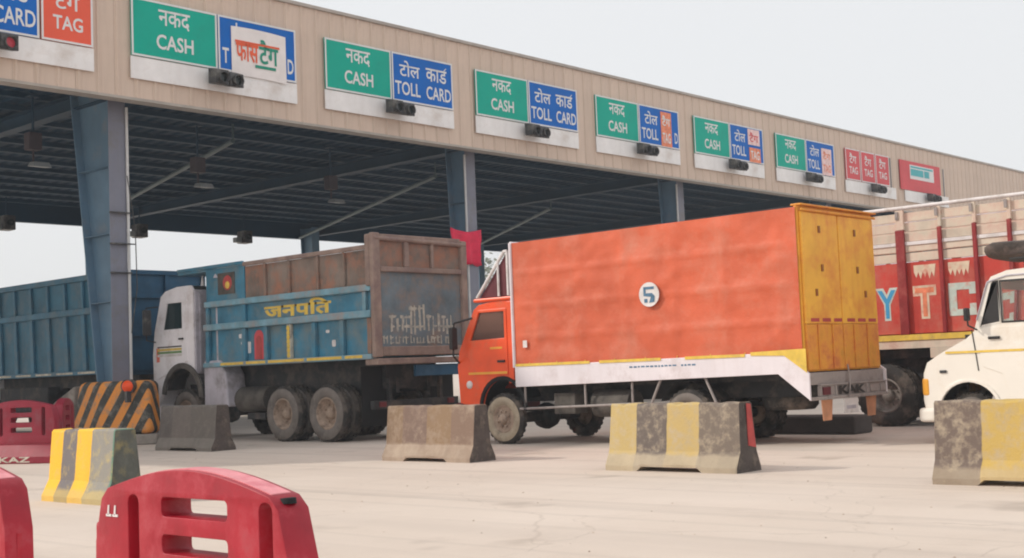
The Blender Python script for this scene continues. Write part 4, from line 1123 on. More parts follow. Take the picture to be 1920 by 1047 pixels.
    for p0, p1 in (((14.42, 0.99), (14.42, 0.58)), ((13.12, 1.0), (13.12, 0.62)), ((12.17, 1.0), (12.17, 0.66)), ((11.62, 1.02), (11.84, 0.60)), ((10.80, 1.03), (10.60, 0.60)), ((14.55, 0.60), (12.0, 0.66)), ((12.0, 0.66), (11.84, 0.60))):
        b.tube((xg, p0[0], p0[1]), (xg, p1[0], p1[1]), 0.022, 6)
    mk('side_guard', b, 'grey_bar', t)
    b = B(); b.sheet(arch_pts(11.16, 0.47, 0.52, 155, 25, 12), 'x', xa + 0.02, xa + 0.5, smooth=True); mk('rear_mudguard', b, 'chassis', t)
    # cab
    ca, cb = xa + 0.04, xb - 0.2
    prof = [(14.66, 1.02), (14.72, 1.02)] + arch_pts(14.94, 0.62, 0.50, 120, 5, 8) + [(15.46, 0.66), (15.98, 0.70), (16.02, 1.34), (15.97, 1.62), (15.58, 2.34), (15.45, 2.42), (15.1, 2.46), (14.72, 2.46), (14.66, 2.40)]
    win = [(14.86, 1.82), (15.68, 1.80), (15.45, 2.28), (14.86, 2.28)]
    b = B(); b.sheet([(14.67, 1.02), (14.67, 2.40), (14.73, 2.45), (15.1, 2.45), (15.44, 2.41), (15.57, 2.33)], 'x', ca + 0.05, cb - 0.05)
    cab = mk('cab', b, 'cab_orange', t)
    b = B(); b.sheet([(15.96, 1.62), (16.01, 1.34), (15.97, 0.70)], 'x', ca + 0.05, cb - 0.05); mk('front_panel', b, 'cab_orange', cab)
    for x in (ca, cb - 0.05):
        b = B(); b.plate(prof, [win], 'x', x, x + 0.05); mk('cab_side', b, 'cab_orange', cab, bevel=0.012)
    b = B(); b.sheet([(15.57, 2.33), (15.96, 1.62)], 'x', ca + 0.05, cb - 0.05); mk('windshield', b, 'glass_clear', cab)
    for x in (ca + 0.02, cb - 0.03):
        b = B(); b.plate(win, [], 'x', x, x + 0.006); mk('side_window', b, 'glass_brown', cab)
    b = B(); b.plate([(14.80, 1.18), (15.40, 1.18), (15.66, 1.30), (15.78, 1.66), (15.47, 2.33), (14.80, 2.33)], [win], 'x', ca - 0.016, ca - 0.001); door = mk('door', b, 'cab_orange', t, bevel=0.008)
    b = B(); b.box(ca - 0.045, ca - 0.017, 14.86, 15.02, 1.40, 1.44); mk('handle', b, 'van_black', door)
    b = B(); b.box(ca - 0.02, ca - 0.0165, 14.92, 15.2, 1.635, 1.67); b.box(ca - 0.02, ca - 0.0165, 14.82, 15.74, 1.205, 1.245); mk('painted_stripe', b, 'amber', door)
    b = B(); b.box(ca - 0.03, cb + 0.03, 14.62, 15.56, 2.462, 2.53); mk('roof_visor', b, 'cab_orange', cab, bevel=0.025)
    b = B(); b.box(ca - 0.018, ca - 0.001, 14.665, 14.785, 1.04, 2.44); mk('rear_pillar', b, 'cab_orange', cab, bevel=0.008)
    b = B(); b.lathe([(0.02, 0.075), (-0.01, 0.07), (-0.03, 0.045), (-0.035, 0.0)], (ca - 0.002, 15.74, 1.03), 'x', 16); mk('side_lamp', b, 'paint_white', cab)
    for x0_, x1_ in ((ca + 0.05, ca + 0.45), (cb - 0.45, cb - 0.05)):
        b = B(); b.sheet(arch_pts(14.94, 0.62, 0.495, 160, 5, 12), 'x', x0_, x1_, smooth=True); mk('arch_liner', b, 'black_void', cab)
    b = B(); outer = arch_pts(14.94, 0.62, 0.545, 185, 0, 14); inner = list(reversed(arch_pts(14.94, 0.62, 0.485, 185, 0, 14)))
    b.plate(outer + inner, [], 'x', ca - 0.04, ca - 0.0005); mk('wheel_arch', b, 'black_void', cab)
    b = B(); b.box(ca + 0.3, cb - 0.3, 14.72, 14.95, 1.4, 2.1); b.box(ca + 0.3, cb - 0.3, 14.95, 15.35, 1.3, 1.5); mk('seat', b, 'maroon', cab, bevel=0.04)
    b = B(); b.box(ca + 0.06, cb - 0.06, 15.5, 15.85, 1.2, 1.66); mk('dashboard', b, 'black_void', cab)
    b = B(); b.box(ca - 0.02, cb + 0.02, 15.9, 16.1, 0.5, 0.72); mk('front_bumper', b, 'maroon', t, bevel=0.04)
    for s, x in ((-1, ca), (1, cb)):
        b = B(); b.path([(x, 15.62, 2.2), (x + s * 0.2, 15.88, 2.12), (x + s * 0.2, 15.92, 1.55), (x, 15.98, 1.42)], 0.018); ma = mk('mirror_arm', b, 'van_black', t)
        b = B(); b.box(x + s * 0.2 - 0.08, x + s * 0.2 + 0.08, 15.87, 15.95, 1.66, 2.05); mk('mirror', b, 'van_black', ma, bevel=0.025)
    # sloping deflector between cab roof and box top
    b = B(); b.sheet([(15.42, 2.54), (14.80, 3.24)], 'x', xa + 0.09, xb - 0.12)
    df = mk('wind_deflector', b, 'maroon', t)
    for x in (xa + 0.06, xb - 0.12):
        b = B(); b.plate([(14.70, 2.54), (15.42, 2.54), (14.80, 3.24), (14.70, 3.24)], [], 'x', x, x + 0.03); mk('deflector_side', b, 'maroon', df)
    for x in (xa + 0.03, xb - 0.06):
        b = B(); b.path([(x, 15.47, 2.54), (x, 14.80, 3.30), (x, 14.72, 3.30), (x, 14.72, 2.54)], 0.03, 8)
        b.tube((x, 14.95, 2.54), (x, 14.95, 3.12), 0.022, 8); mk('deflector_frame', b, 'paint_white', df)
orange_truck()

# ------------------------------------------------------------------ red truck with cream planked sides
def red_truck():
    xa, xb, y0, y1 = 21.2, 23.6, 5.4, 13.3
    t = thing('plank_side_truck', 'red goods truck with cream planked upper sides and painted letters Y T C', 'truck', (22.4, 9.4, 0))
    b = B(); b.box(xa + 0.06, xa + 0.10, y0, y1, 1.62, 2.86); b.box(xb - 0.1, xb - 0.06, y0, y1, 1.62, 2.86); b.box(xa + 0.101, xb - 0.101, y0, y0 + 0.05, 1.62, 3.75); b.box(xa + 0.101, xb - 0.101, y1 - 0.05, y1, 1.62, 3.75); b.box(xa + 0.101, xb - 0.101, y0 + 0.051, y1 - 0.051, 1.56, 1.62)
    mk('load_body', b, 'red_body', t)
    posts = [9.92, 9.2, 8.59, 8.0, 7.35, 6.7, 6.05, 5.42, 10.62, 11.3, 12.0, 12.65, 13.2]
    z = 2.87
    for q in range(5):
        h = 0.165
        ya = y0
        for x in (xa + 0.055, xb - 0.085):
            b = B(); b.box(x + random.uniform(-0.006, 0.006), x + 0.03, y0, y1, z, z + h - 0.012); mk('plank', b, 'plank_cream', t, bevel=0.006, seg=1)
        z += h + 0.012
    for y in posts:
        w = 0.16 if abs(y - 9.92) < 0.01 else 0.07
        b = B(); b.box(xa - 0.01, xa + 0.052, y - w / 2, y + w / 2, 1.6, 3.43); mk('post', b, 'red_post', t, bevel=0.01)
        b = B(); b.box(xa - 0.005, xa + 0.052, y - w / 2 - 0.01, y + w / 2 - 0.02, 3.432, 3.78); mk('post', b, 'plank_cream', t, bevel=0.01)
        b = B(); b.box(xb - 0.052, xb + 0.01, y - w / 2, y + w / 2, 1.6, 3.75); mk('post', b, 'red_post', t)
        b = B(); b.box(xa - 0.03, xa - 0.0055, y + 0.0, y + 0.05, 3.62, 3.76); mk('rope_hook', b, 'grey_bar', t)
    for x in (xa, xb):
        b = B(); b.tube((x + (0.02 if x == xa else -0.02), y0, 3.82), (x + (0.02 if x == xa else -0.02), y1, 3.82), 0.035, 10); mk('top_rail', b, 'paint_white', t)
    b = B(); b.box(xa + 0.03, xa + 0.053, y0, y1, 3.16, 3.22); mk('chalk_strip', b, 'paint_white', t)
    b = B(); b.box(xa - 0.0, xa + 0.059, y0, y1, 1.50, 1.599); mk('yellow_strip', b, 'paint_yellow', t)
    b = B(); b.box(xa + 0.02, xa + 0.059, y0, y1, 1.36, 1.498); mk('lower_rail', b, 'plank_cream', t)
    # painted white pennants and letters
    for (ya, yb) in ((9.72, 9.32), (9.10, 8.72)):
        b = B(); n_ = 5
        pts = [(ya, 2.80), (yb, 2.80)]
        for q in range(n_):
            f = q / n_; pts += [(yb + (ya - yb) * (f + 0.1), 2.58 - 0.03 * (q % 2)), (yb + (ya - yb) * (f + 0.2), 2.68)]
        b.plate(pts, [], 'x', xa + 0.055, xa + 0.058); mk('painted_pennant', b, 'letter_cream', t)
    for s_, yc, m, m2 in (('Y', 10.25, 'letter_blue', 'letter_mint'), ('T', 9.55, 'red_body', 'letter_cream'), ('C', 8.88, 'letter_mint', 'letter_mint')):
        b = B()
        if s_ == 'C': b.plate([(yc + 0.24, 1.88), (yc - 0.24, 1.88), (yc - 0.24, 2.08), (yc - 0.12, 2.08), (yc - 0.12, 1.99), (yc + 0.10, 1.99), (yc + 0.10, 2.32), (yc - 0.12, 2.32), (yc - 0.12, 2.24), (yc - 0.24, 2.24), (yc - 0.24, 2.44), (yc + 0.24, 2.44)], [], 'x', xa + 0.052, xa + 0.057)
        else: write(b, s_, '-x', xa + 0.056, yc + 0.21, yc - 0.21, 1.86, 2.44, 0.09)
        L_ = mk('lettering', b, m2, t, fix=False)
        if s_ != 'C':
            b = B(); write(b, s_, '-x', xa + 0.052, yc + 0.17, yc - 0.17, 1.90, 2.40, 0.02); mk('lettering', b, m if s_ == 'Y' else 'sticker_orange', L_, fix=False)
    chassis(t, xa, xb, 5.6, 15.4, 0.86, 1.18, (10.4, 14.3), 0.54)
    for x in (xa + 0.2, xb - 0.3):
        b = B(); b.box(x, x + 0.1, 5.6, 13.2, 1.19, 1.35); mk('bearer', b, 'chassis', t)
    b = B(); b.box(xa + 0.45, xb - 0.45, 5.7, 13.3, 0.7, 1.557); mk('underframe', b, 'chassis', t)
    wheel(t, xa + 0.0, 10.38, 0.545, 0.27, tyre='rubber', rimm='rim_grey', dish=-0.13); wheel(t, xa + 0.3, 10.38, 0.545, 0.27, tyre='rubber', dish=-0.13)
    wheel(t, xb, 10.38, 0.545, 0.27, tyre='rubber', side=1, dish=-0.13); wheel(t, xb - 0.3, 10.38, 0.545, 0.27, tyre='rubber', side=1, dish=-0.13)
    wheel(t, xa + 0.02, 14.3, 0.54, 0.27); wheel(t, xb - 0.02, 14.3, 0.54, 0.27, side=1)
    b = B(); b.box(xa + 0.05, xa + 0.6, 9.45, 9.47, 0.3, 1.3); mk('mud_flap', b, 'black_void', t)
    b = B(); b.box(xa + 0.02, xa + 0.2, 9.0, 9.5, 1.18, 1.358); mk('number_board', b, 'plank_cream', t, bevel=0.01)
    b = B(); b.tube((xa + 0.28, 11.6, 0.8), (xa + 0.28, 12.6, 0.8), 0.26, 16); mk('fuel_tank', b, 'chassis_dust', t)
    prof = [(13.4, 1.0), (13.7, 1.0)] + arch_pts(14.3, 0.6, 0.66, 150, 30) + [(15.35, 0.8), (15.5, 1.7), (15.4, 2.7), (15.2, 2.9), (13.4, 2.9)]
    win = [(13.9, 1.95), (15.1, 1.95), (15.0, 2.6), (13.9, 2.6)]
    b = B(); b.sheet([(13.4, 1.0), (13.4, 2.9), (15.2, 2.9), (15.4, 2.7)], 'x', xa + 0.07, xb - 0.07); cab = mk('cab', b, 'amber', t)
    b = B(); b.sheet([(15.47, 2.0), (15.5, 1.7), (15.35, 0.8)], 'x', xa + 0.07, xb - 0.07); mk('front_panel', b, 'amber', cab)
    for x in (xa + 0.02, xb - 0.07):
        b = B(); b.plate(prof, [win], 'x', x, x + 0.05); mk('cab_side', b, 'amber', cab)
    b = B(); b.sheet([(15.4, 2.7), (15.47, 2.0)], 'x', xa + 0.07, xb - 0.07); mk('windshield', b, 'glass_green', cab)
red_truck()

# ------------------------------------------------------------------ white van
def van():
    xa, xb = 17.3, 19.15
    t = thing('white_van', 'white van with thin yellow side stripe and dark bundle on its roof', 'van', (18.2, 5.2, 0))
    r = 0.345; wy = 7.23
    prof = [(2.3, 0.42), (6.70, 0.38)] + arch_pts(wy, 0.42, 0.43, 185, -5, 16)[::1] + [(7.72, 0.34), (7.84, 0.36), (7.88, 0.62), (7.86, 0.98), (7.80, 1.13), (7.62, 1.24), (7.22, 1.44), (7.10, 1.54), (6.92, 2.12), (6.82, 2.27), (6.6, 2.34), (5.5, 2.40), (2.6, 2.42), (2.3, 2.30)]
    q1 = [(6.74, 1.66), (6.985, 1.62), (6.82, 2.18), (6.74, 2.19)]
    q2 = [(5.75, 1.66), (6.69, 1.66), (6.69, 2.19), (5.75, 2.19)]
    q3 = [(4.3, 1.66), (5.55, 1.66), (5.55, 2.19), (4.3, 2.19)]
    q4 = [(2.6, 1.66), (4.15, 1.66), (4.15, 2.19), (2.6, 2.19)]
    b = B()
    # rear wheel arch is cut into the bottom edge
    prof2 = [(2.3, 0.42), (2.9, 0.42)] + arch_pts(3.4, 0.42, 0.43, 180, 0, 12) + prof[1:]
    for x in (xa, xb - 0.04):
        b = B(); b.plate(prof2, [q1, q2, q3, q4], 'x', x, x + 0.04); mk('body_side', b, 'van_white', t, bevel=0.015, seg=3)
    b = B()
    sk = [(7.84, 0.36), (7.88, 0.62), (7.86, 0.98), (7.80, 1.13), (7.62, 1.24), (7.22, 1.44), (7.10, 1.54)]
    b.sheet(sk, 'x', xa + 0.02, xb - 0.02, smooth=True); mk('bonnet', b, 'van_white', t)
    b = B(); b.sheet([(6.92, 2.12), (6.82, 2.27), (6.6, 2.34), (5.5, 2.40), (2.6, 2.42), (2.3, 2.30), (2.3, 0.42)], 'x', xa + 0.02, xb - 0.02, smooth=True)
    mk('roof', b, 'van_white', t)
    b = B(); b.sheet([(7.10, 1.54), (6.92, 2.12)], 'x', xa + 0.04, xb - 0.04); mk('windshield', b, 'glass_clear', t)
    for qq in (q1, q2, q3, q4):
        b = B(); b.plate(qq, [], 'x', xa + 0.015, xa + 0.02); w = mk('side_window', b, 'glass_clear', t)
        c = (sum(p[0] for p in qq) / 4, sum(p[1] for p in qq) / 4)
        big = [(c[0] + (p[0] - c[0]) * 1.0 + math.copysign(0.02, p[0] - c[0]), c[1] + (p[1] - c[1]) + math.copysign(0.025, p[1] - c[1])) for p in qq]
        b = B(); b.plate(big, [qq], 'x', xa - 0.006, xa - 0.001); mk('window_seal', b, 'van_black', w)
        b = B(); b.plate(qq, [], 'x', xb - 0.025, xb - 0.02); mk('side_window', b, 'glass_clear', t)
    b = B(); b.plate([(5.66, 0.56), (6.62, 0.56), (6.74, 0.95), (7.0, 1.05), (7.06, 1.45), (6.99, 1.58), (5.66, 1.60)], [], 'x', xa - 0.010, xa - 0.001); d = mk('door', b, 'van_white', t, bevel=0.005)
    b = B(); b.box(xa - 0.04, xa - 0.011, 6.74, 6.90, 1.42, 1.46); mk('handle', b, 'van_black', d, bevel=0.008)
    b = B(); b.plate([(2.4, 1.25), (7.52, 1.245), (7.52, 1.275), (2.4, 1.29)], [], 'x', xa - 0.016, xa - 0.0115); mk('side_stripe', b, 'paint_yellow', t)
    b = B(); b.path([(xa - 0.004, 7.13, 1.56), (xa - 0.004, 7.10, 1.3), (xa - 0.004, 7.07, 1.0)], 0.008, 5); mk('door_gap', b, 'van_black', t)
    b = B(); b.path([(xa - 0.004, 5.64, 0.55), (xa - 0.004, 5.64, 2.24)], 0.007, 5); mk('door_gap', b, 'van_black', t)
    b = B(); b.path([(xa - 0.006, 7.05, 2.24 - 0.55), (xa - 0.006, 6.87, 2.2), (xa - 0.006, 6.6, 2.27), (xa - 0.006, 2.5, 2.33)], 0.012, 6); mk('rain_gutter', b, 'cab_grey', t)
    b = B(); b.plate(arch_pts(wy, 0.42, 0.47, 182, 0, 16) + list(reversed(arch_pts(wy, 0.42, 0.425, 182, 0, 16))), [], 'x', xa - 0.02, xa - 0.0005); mk('wheel_arch', b, 'van_white', t, bevel=0.006)
    b = B(); b.box(xa - 0.012, xa + 0.3, 7.78, 7.895, 0.66, 0.92); h = mk('headlight', b, 'amber', t, bevel=0.04, seg=3)
    b = B(); b.box(xb - 0.3, xb + 0.012, 7.78, 7.895, 0.66, 0.92); mk('headlight', b, 'amber', t, bevel=0.04, seg=3)
    b = B(); b.box(xa - 0.02, xa - 0.002, 7.52, 7.62, 0.98, 1.02); mk('side_marker', b, 'dark_housing', t, bevel=0.006)
    b = B(); b.box(xa - 0.03, xb + 0.03, 7.70, 7.96, 0.30, 0.50); mk('front_bumper', b, 'van_white', t, bevel=0.05, seg=3)
    b = B(); b.box(xa + 0.4, xb - 0.4, 7.86, 7.90, 0.70, 0.90); mk('grille', b, 'van_black', t)
    b = B(); b.path([(xa, 7.06, 1.56), (xa - 0.14, 7.12, 1.62), (xa - 0.16, 7.12, 1.80)], 0.012); ma = mk('mirror_arm', b, 'van_black', t)
    b = B(); b.box(xa - 0.22, xa - 0.10, 7.09, 7.15, 1.68, 1.86); mk('mirror', b, 'van_black', ma, bevel=0.02)
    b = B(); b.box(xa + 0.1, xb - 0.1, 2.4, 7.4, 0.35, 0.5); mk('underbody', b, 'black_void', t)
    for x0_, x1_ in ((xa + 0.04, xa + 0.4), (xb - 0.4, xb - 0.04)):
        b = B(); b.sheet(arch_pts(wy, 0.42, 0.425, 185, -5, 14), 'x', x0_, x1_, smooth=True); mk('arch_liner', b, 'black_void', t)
    for y in (6.25, 5.0, 3.6):
        b = B(); b.box(xa + 0.15, xb - 0.15, y - 0.12, y + 0.02, 0.9, 2.0); b.box(xa + 0.15, xb - 0.15, y + 0.021, y + 0.5, 0.8, 1.1); mk('seat', b, 'seat_red', t, bevel=0.05)
    b = B(); b.box(xa + 0.05, xb - 0.05, 6.85, 7.25, 1.0, 1.5); mk('dashboard', b, 'van_black', t)
    for y in (wy, 3.4):
        wheel(t, xa + 0.05, y, r, 0.2, tyre='rubber_dusty', rimm='rim_grey', rr=0.6); wheel(t, xb - 0.05, y, r, 0.2, side=1, rimm='rim_grey', rr=0.6)
    b = B()
    for x in (xa + 0.15, xb - 0.15): b.tube((x, 3.0, 2.5), (x, 6.6, 2.5), 0.018, 6)
    for y in (3.2, 4.3, 5.4, 6.4): b.tube((xa + 0.15, y, 2.5), (xb - 0.15, y, 2.5), 0.015, 6); b.tube((xa + 0.15, y, 2.5), (xa + 0.15, y, 2.37), 0.015, 6); b.tube((xb - 0.15, y, 2.5), (xb - 0.15, y, 2.37), 0.015, 6)
    mk('roof_rack', b, 'van_black', t)
    # bundle lashed to the rack
    b = B(); nu, nv = 26, 14
    vs = []
    for i in range(nu + 1):
        a = i / nu; y = 3.4 + 3.62 * a
        for j in range(nv):
            th = 2 * math.pi * j / nv
            ry = 0.5 if 0 < i < nu else 0.05
            k = 1 + 0.22 * noise.noise(Vector((y * 1.7, math.cos(th) * 1.5, math.sin(th) * 1.5 + 5)))
            e = min(1.0, 9 * min(a, 1 - a) + 0.78)
            ct = math.copysign(abs(math.cos(th)) ** 0.6, math.cos(th)); sn = math.copysign(abs(math.sin(th)) ** 0.6, math.sin(th))
            vs.append((18.2 + 0.74 * ct * k * e, y, 2.645 + 0.125 * sn * (k + 0.25 * noise.noise(Vector((y * 2.2, 3.0, 8.0)))) * e))
    b.add(vs, [(i * nv + j, i * nv + (j + 1) % nv, (i + 1) * nv + (j + 1) % nv, (i + 1) * nv + j) for i in range(nu) for j in range(nv)] + [tuple(range(nv)), tuple(nu * nv + j for j in range(nv))], 0, True)
    o = mk('roof_bundle', b, 'canvas_dark', None, loc=(18.2, 5.05, 2.5))
    tag(o, 'dark brown canvas bundle tied on the roof of the white van', 'bundle')
van()

# ------------------------------------------------------------------ concrete barriers
def jersey(label, x, y, L, m, rz=0.0, name='concrete_barrier', seed=0, notch=True, end_paint=None, H=0.8, endm='bar_end'):
    """New Jersey profile, long axis = local y, origin in the middle of the base"""
    prof = [(-0.27, 0.0), (-0.27, 0.06), (-0.18, 0.235), (-0.125, H - 0.02), (-0.105, H), (0.105, H), (0.125, H - 0.02), (0.18, 0.235), (0.27, 0.06), (0.27, 0.0), (0.10, 0.0), (-0.10, 0.0)]
    st = [-L / 2, -L / 2 + 0.012] + [-L / 2 + L * q / 28 for q in range(1, 28)] + [L / 2 - 0.012, L / 2]
    b = B(); vs = []; n = len(prof)
    for i, yy in enumerate(st):
        end = i in (0, len(st) - 1)
        for (px, pz) in prof:
            v = Vector((px, yy, pz))
            w = noise.noise(Vector((px * 6 + seed, yy * 6, pz * 6))) * 0.012
            if end: v.x *= 0.975; v.z = min(v.z, H - 0.012)
            if pz > H - 0.03: v.z -= max(0.0, noise.noise(Vector((seed * 3.1, yy * 7, px * 4))) - 0.05) * 0.06
            v.x += w
            if end and pz > 0.2: v.y += (1 if i == 0 else -1) * max(0.0, noise.noise(Vector((seed * 1.7, pz * 8, px * 12)))) * 0.05
            if pz == 0.0 and notch and abs(yy) < L * 0.24: v.z = 0.055
            if pz == 0.06 and notch and abs(yy) < L * 0.24: v.z = 0.085
            if end: v.y += noise.noise(Vector((px * 9, pz * 9, seed + i))) * 0.015
            vs.append(tuple(v))
    fs = [(i * n + j, i * n + (j + 1) % n, (i + 1) * n + (j + 1) % n, (i + 1) * n + j) for i in range(len(st) - 1) for j in range(n)]
    b.add(vs, fs); b.add(vs, [tuple(range(n)), tuple((len(st) - 1) * n + j for j in reversed(range(n)))], 1)
    o = mk(name, b, [m, endm], None, local=True)
    o.location = (x, y, 0); o.rotation_euler = (0, 0, rz)
    tag(o, label, 'barrier', 'concrete barriers across the apron')
    if end_paint:
        e = B(); e.plate([(0.0, 0.30), (0.16, 0.27), (0.085, H - 0.03), (0.0, H - 0.02)], [], 'y', -L / 2 - 0.012, -L / 2 - 0.004)
        p = mk('painted_patch', e, end_paint, o, local=True)
    return o
CG, CW = (172, 158, 138), (194, 178, 154)
stripe_mat('bar_grey', 'Y', [(-9, (116, 110, 104)), (-0.1, (124, 116, 110)), (0.5, (112, 106, 102))], (130, 124, 116), (146, 138, 130), 0.2, toe=0.8, toe_z=0.24, dirt=(84, 80, 76))
stripe_mat('bar_brown', 'Y', [(-9, (136, 114, 100)), (-0.45, (146, 122, 98)), (0.05, (128, 108, 98)), (0.55, (140, 118, 96))], (158, 138, 122), (188, 170, 152), 0.3, wscale=5.0, toe=0.95, toe_z=0.25, dirt=(136, 112, 96))
stripe_mat('bar_yb', 'Y', [(-9, (124, 112, 102)), (-0.38, (196, 170, 114)), (0.07, (112, 102, 96)), (0.52, (196, 172, 118))], CG, CW, 0.3, wscale=9.0, toe=0.85, toe_z=0.2)
stripe_mat('bar_peel', 'Y', [(-9, (198, 168, 98)), (0.42, (116, 102, 94))], (176, 158, 134), (196, 180, 156), 0.36, wscale=8.0, toe=0.5, toe_z=0.16)
stripe_mat('bar_yellow', 'Y', [(-9, (108, 140, 124)), (-0.655, (150, 146, 138)), (-0.22, (246, 190, 70)), (0.10, (124, 118, 118)), (0.40, (246, 190, 66))], (196, 176, 120), (222, 190, 110), 0.15, toe=0.6, toe_z=0.14)
# x of the middle line, y of the middle
jersey('plain dark grey concrete barrier beside the chevron nose, below the white cab', 13.92, 20.75, 1.85, 'bar_grey', seed=1, H=0.84)
jersey('faded brown concrete barrier in front of the orange cab', 13.10, 13.40, 1.82, 'bar_brown', seed=2)
jersey('worn yellow and black concrete barrier with red patch, below the white truck band', 12.66, 8.83, 1.86, 'bar_yb', seed=3, end_paint='paint_red')
jersey('peeling dark and yellow concrete barrier in front of the white van', 12.22, 4.52, 1.80, 'bar_peel', seed=4)
jersey('short concrete barrier with fresh yellow stripes beside the dark red plastic barriers', 7.5, 13.16, 1.36, 'bar_yellow', seed=5, notch=False, endm='bar_end_green')
b = B(); b.box(19.1, 19.75, 9.9, 11.6, 0.0, 0.30)
o = mk('kerb_block', b, 'kerb_dark', None, loc=(19.4, 10.7, 0), bevel=0.04); tag(o, 'low dark concrete kerb block under the tail of the orange truck', 'kerb')

# ------------------------------------------------------------------ plastic barriers
def plastic(label, x, y, m, rz=0.0, L=1.30, lean=0.0, zs=1.0):
    """water-filled plastic barrier: arched top, upright slots, three cross slots; long axis = local y"""
    t = thing('plastic_barrier', label, 'barrier', (0, 0, 0), 'red plastic barriers')
    h = L / 2
    outer = [(-h - 0.01, 0.28), (h + 0.01, 0.28), (h - 0.0, 0.62), (h - 0.05, 0.80), (h - 0.10, 0.845)]
    outer += [(h - 0.10 - (2 * h - 0.2) * q / 12, 0.845 + 0.085 * math.sin(math.pi * q / 12)) for q in range(1, 12)]
    outer += [(-h + 0.10, 0.845), (-h + 0.05, 0.80), (-h, 0.62)]
    holes = []
    for z0, z1 in ((0.745, 0.822), (0.60, 0.676), (0.45, 0.526)):
        holes.append(rnd_poly(-0.29, 0.15, z0, z1, 0.02, 3))
    for yc in (-0.52, 0.36): holes.append(rnd_poly(yc - 0.045, yc + 0.035, 0.40, 0.825, 0.034, 3))
    b = B(); b.plate(outer, holes, 'x', -0.07, 0.07)
    body = mk('barrier_shell', b, m, t, local=True, bevel=0.018, seg=3)
    for p in body.data.polygons: p.use_smooth = True
    b = B()
    vs = [(-0.2, -h - 0.02, 0.0), (0.2, -h - 0.02, 0.0), (0.2, h + 0.02, 0.0), (-0.2, h + 0.02, 0.0), (-0.2, -h - 0.02, 0.1), (0.2, -h - 0.02, 0.1), (0.2, h + 0.02, 0.1), (-0.2, h + 0.02, 0.1), (-0.1, -h - 0.01, 0.279), (0.1, -h - 0.01, 0.279), (0.1, h + 0.01, 0.279), (-0.1, h + 0.01, 0.279)]
    b.add(vs, [(0, 3, 2, 1)] + [(i, (i + 1) % 4, 4 + (i + 1) % 4, 4 + i) for i in range(4)] + [(4 + i, 4 + (i + 1) % 4, 8 + (i + 1) % 4, 8 + i) for i in range(4)] + [(8, 9, 10, 11)])
    mk('base', b, m, t, local=True, bevel=0.02, seg=3)
    b = B(); b.box(-0.05, 0.05, h - 0.012, h + 0.045, 0.35, 0.7); mk('joint_tongue', b, m, t, local=True, bevel=0.02)
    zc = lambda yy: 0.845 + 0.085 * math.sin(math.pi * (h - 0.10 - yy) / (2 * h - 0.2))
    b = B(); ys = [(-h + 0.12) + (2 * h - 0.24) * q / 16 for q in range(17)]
    b.plate([(yy, zc(yy) + 0.004) for yy in ys] + [(yy, zc(yy) - 0.003) for yy in reversed(ys)], [], 'x', -0.045, 0.045); mk('top_strip', b, 'plastic_top_sheen' if m == 'plastic_red' else m, t, local=True)  # added strip; on bright red barriers its pale colour is a painted highlight
    b = B(); b.box(-0.012, 0.012, -h - 0.005, -h + 0.001, 0.3, 0.6); mk('mould_seam', b, m, t, local=True)
    t.location = (x, y, 0); t.rotation_euler = (lean, 0, rz); t.scale = (1, 1, zs)
    return t
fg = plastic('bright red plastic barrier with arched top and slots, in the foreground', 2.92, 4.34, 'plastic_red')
b = B()
for yy in (0.55, 0.50):
    b.plate([(yy, 0.735), (yy - 0.012, 0.735), (yy - 0.016, 0.775), (yy - 0.006, 0.775)], [], 'x', -0.0735, -0.0705); b.plate([(yy + 0.01, 0.728), (yy - 0.03, 0.728), (yy - 0.03, 0.738), (yy + 0.01, 0.738)], [], 'x', -0.0735, -0.0705)
mk('painted_marks', b, 'paint_white', fg, local=True)
b = B(); b.lathe([(0.0, 0.0), (0.0, 0.03), (-0.02, 0.032)], (0, -0.57, 0.838), 'z', 14); mk('filler_hole', b, 'black_void', fg, local=True)
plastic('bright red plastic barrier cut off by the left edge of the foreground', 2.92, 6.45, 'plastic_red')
p1 = plastic('dark red plastic barrier with white letters beyond the yellow striped barrier', 10.75, 21.25, 'plastic_maroon', rz=math.radians(24), L=1.5, zs=1.16)
b = B(); write(b, 'KAZ', '-x', -0.202, 0.30, -0.35, 0.02, 0.10, 0.03); mk('lettering', b, 'paint_cream', p1, local=True, fix=False)
plastic('dark red plastic barrier seen end on, between the lettered one and chevron nose', 11.62, 21.35, 'plastic_maroon', rz=math.radians(-38), L=1.3, zs=1.16)

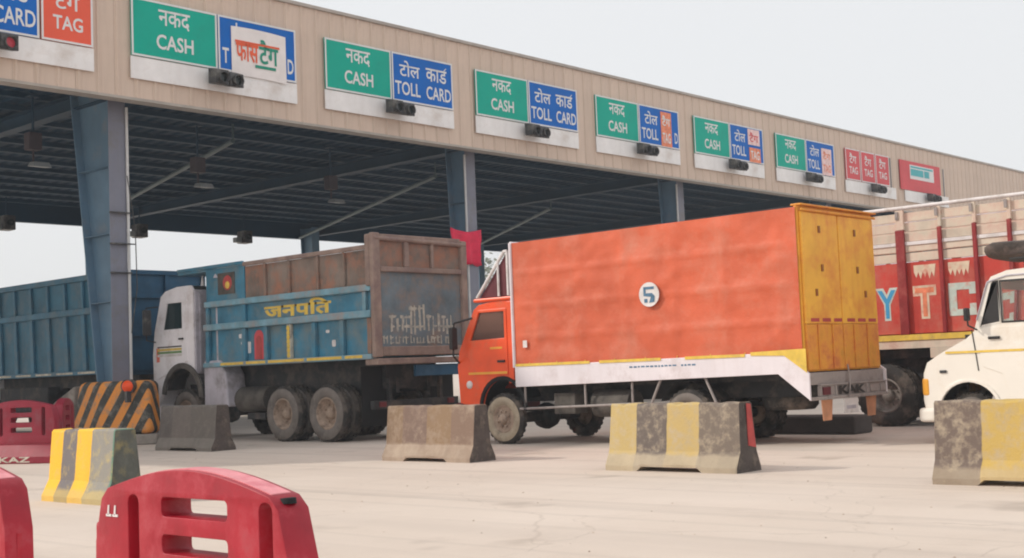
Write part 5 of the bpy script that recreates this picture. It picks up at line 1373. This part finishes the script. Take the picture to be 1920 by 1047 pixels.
# ------------------------------------------------------------------ dusty trees beyond the plaza
def tree(x, y, h, r, label, seed):
    rr = random.Random(seed)
    t = thing('dusty_tree', label, 'tree', (x, y, 0), 'trees beyond the plaza')
    b = B(); tips = []
    b.tube((x, y, 0), (x + 0.2, y, h * 0.42), 0.32, 10, 0.2)
    for q in range(9):
        a = rr.uniform(0, 6.28); z0 = h * rr.uniform(0.3, 0.45)
        e = Vector((x + math.cos(a) * r * 0.6, y + math.sin(a) * r * 0.6, h * rr.uniform(0.55, 0.9)))
        b.tube((x + 0.2, y, z0), e, 0.12, 6, 0.03); tips.append(e)
    mk('trunk', b, 'bark', t)
    b = B(); vs = []; fs = []
    clumps = []
    for q in range(46):
        a = rr.uniform(0, 6.28); u = rr.uniform(0, 1) ** 0.5; z = rr.uniform(-1, 1)
        c = Vector((x + math.cos(a) * r * u * (1 - 0.35 * abs(z)), y + math.sin(a) * r * u * (1 - 0.35 * abs(z)), h * 0.66 + z * h * 0.32))
        clumps.append((c, r * rr.uniform(0.18, 0.34)))
    for c, cr in clumps:
        for q in range(70):
            d = Vector((rr.gauss(0, 1), rr.gauss(0, 1), rr.gauss(0, 1))).normalized() * cr * rr.uniform(0.5, 1.1)
            p = c + d; s = rr.uniform(0.10, 0.22)
            u_ = Vector((rr.gauss(0, 1), rr.gauss(0, 1), rr.gauss(0, 1))).normalized(); w_ = u_.orthogonal().normalized()
            k = len(vs); vs += [p - u_ * s, p + w_ * s * 0.5, p + u_ * s, p - w_ * s * 0.5]; fs.append((k, k + 1, k + 2, k + 3))
    b.add(vs, fs)
    mk('crown', b, 'leaf', t, fix=False)
tree(65.0, 61.5, 9.0, 3.6, 'hazy grey-green tree showing between the grey tailgate and the orange cab', 3)
tree(70.5, 58.5, 8.0, 3.2, 'shorter hazy tree right behind the orange cab deflector', 8)

# ------------------------------------------------------------------ grit on the apron
rg = random.Random(21)
b = B()
for q in range(260):
    d = rg.uniform(4.5, 24.0); a = math.radians(rg.uniform(18, 80))
    x, y, r = d * math.cos(a), d * math.sin(a), rg.uniform(0.005, 0.014)
    vs = [(x + r * rg.uniform(.7, 1.2) * math.cos(k * 1.257), y + r * rg.uniform(.7, 1.2) * math.sin(k * 1.257), 0.0) for k in range(5)]
    vs += [(x, y, r * rg.uniform(0.5, 0.9))]
    b.add(vs, [(k, (k + 1) % 5, 5) for k in range(5)])
tag(mk('grit', b, 'rim_tan'), 'scattered grit and small stones on the concrete apron', None, None, 'stuff')

# ------------------------------------------------------------------ haze
hm = bpy.data.materials.new('hazy_air'); hm.use_nodes = True
hn, hl = hm.node_tree.nodes, hm.node_tree.links
hn.clear()
ho = hn.new('ShaderNodeOutputMaterial'); hv = hn.new('ShaderNodeVolumePrincipled')
hv.inputs['Color'].default_value = (0.90, 0.94, 1.0, 1.0)
hv.inputs['Density'].default_value = 0.0013
hl.new(hv.outputs['Volume'], ho.inputs['Volume'])
MATS['hazy_air'] = hm
b = B(); b.box(-30.0, 150.0, -40.0, 140.0, -1.0, 11.6)
tag(mk('haze', b, 'hazy_air'), 'thin pale haze in the air over the whole plaza', None, None, 'stuff')
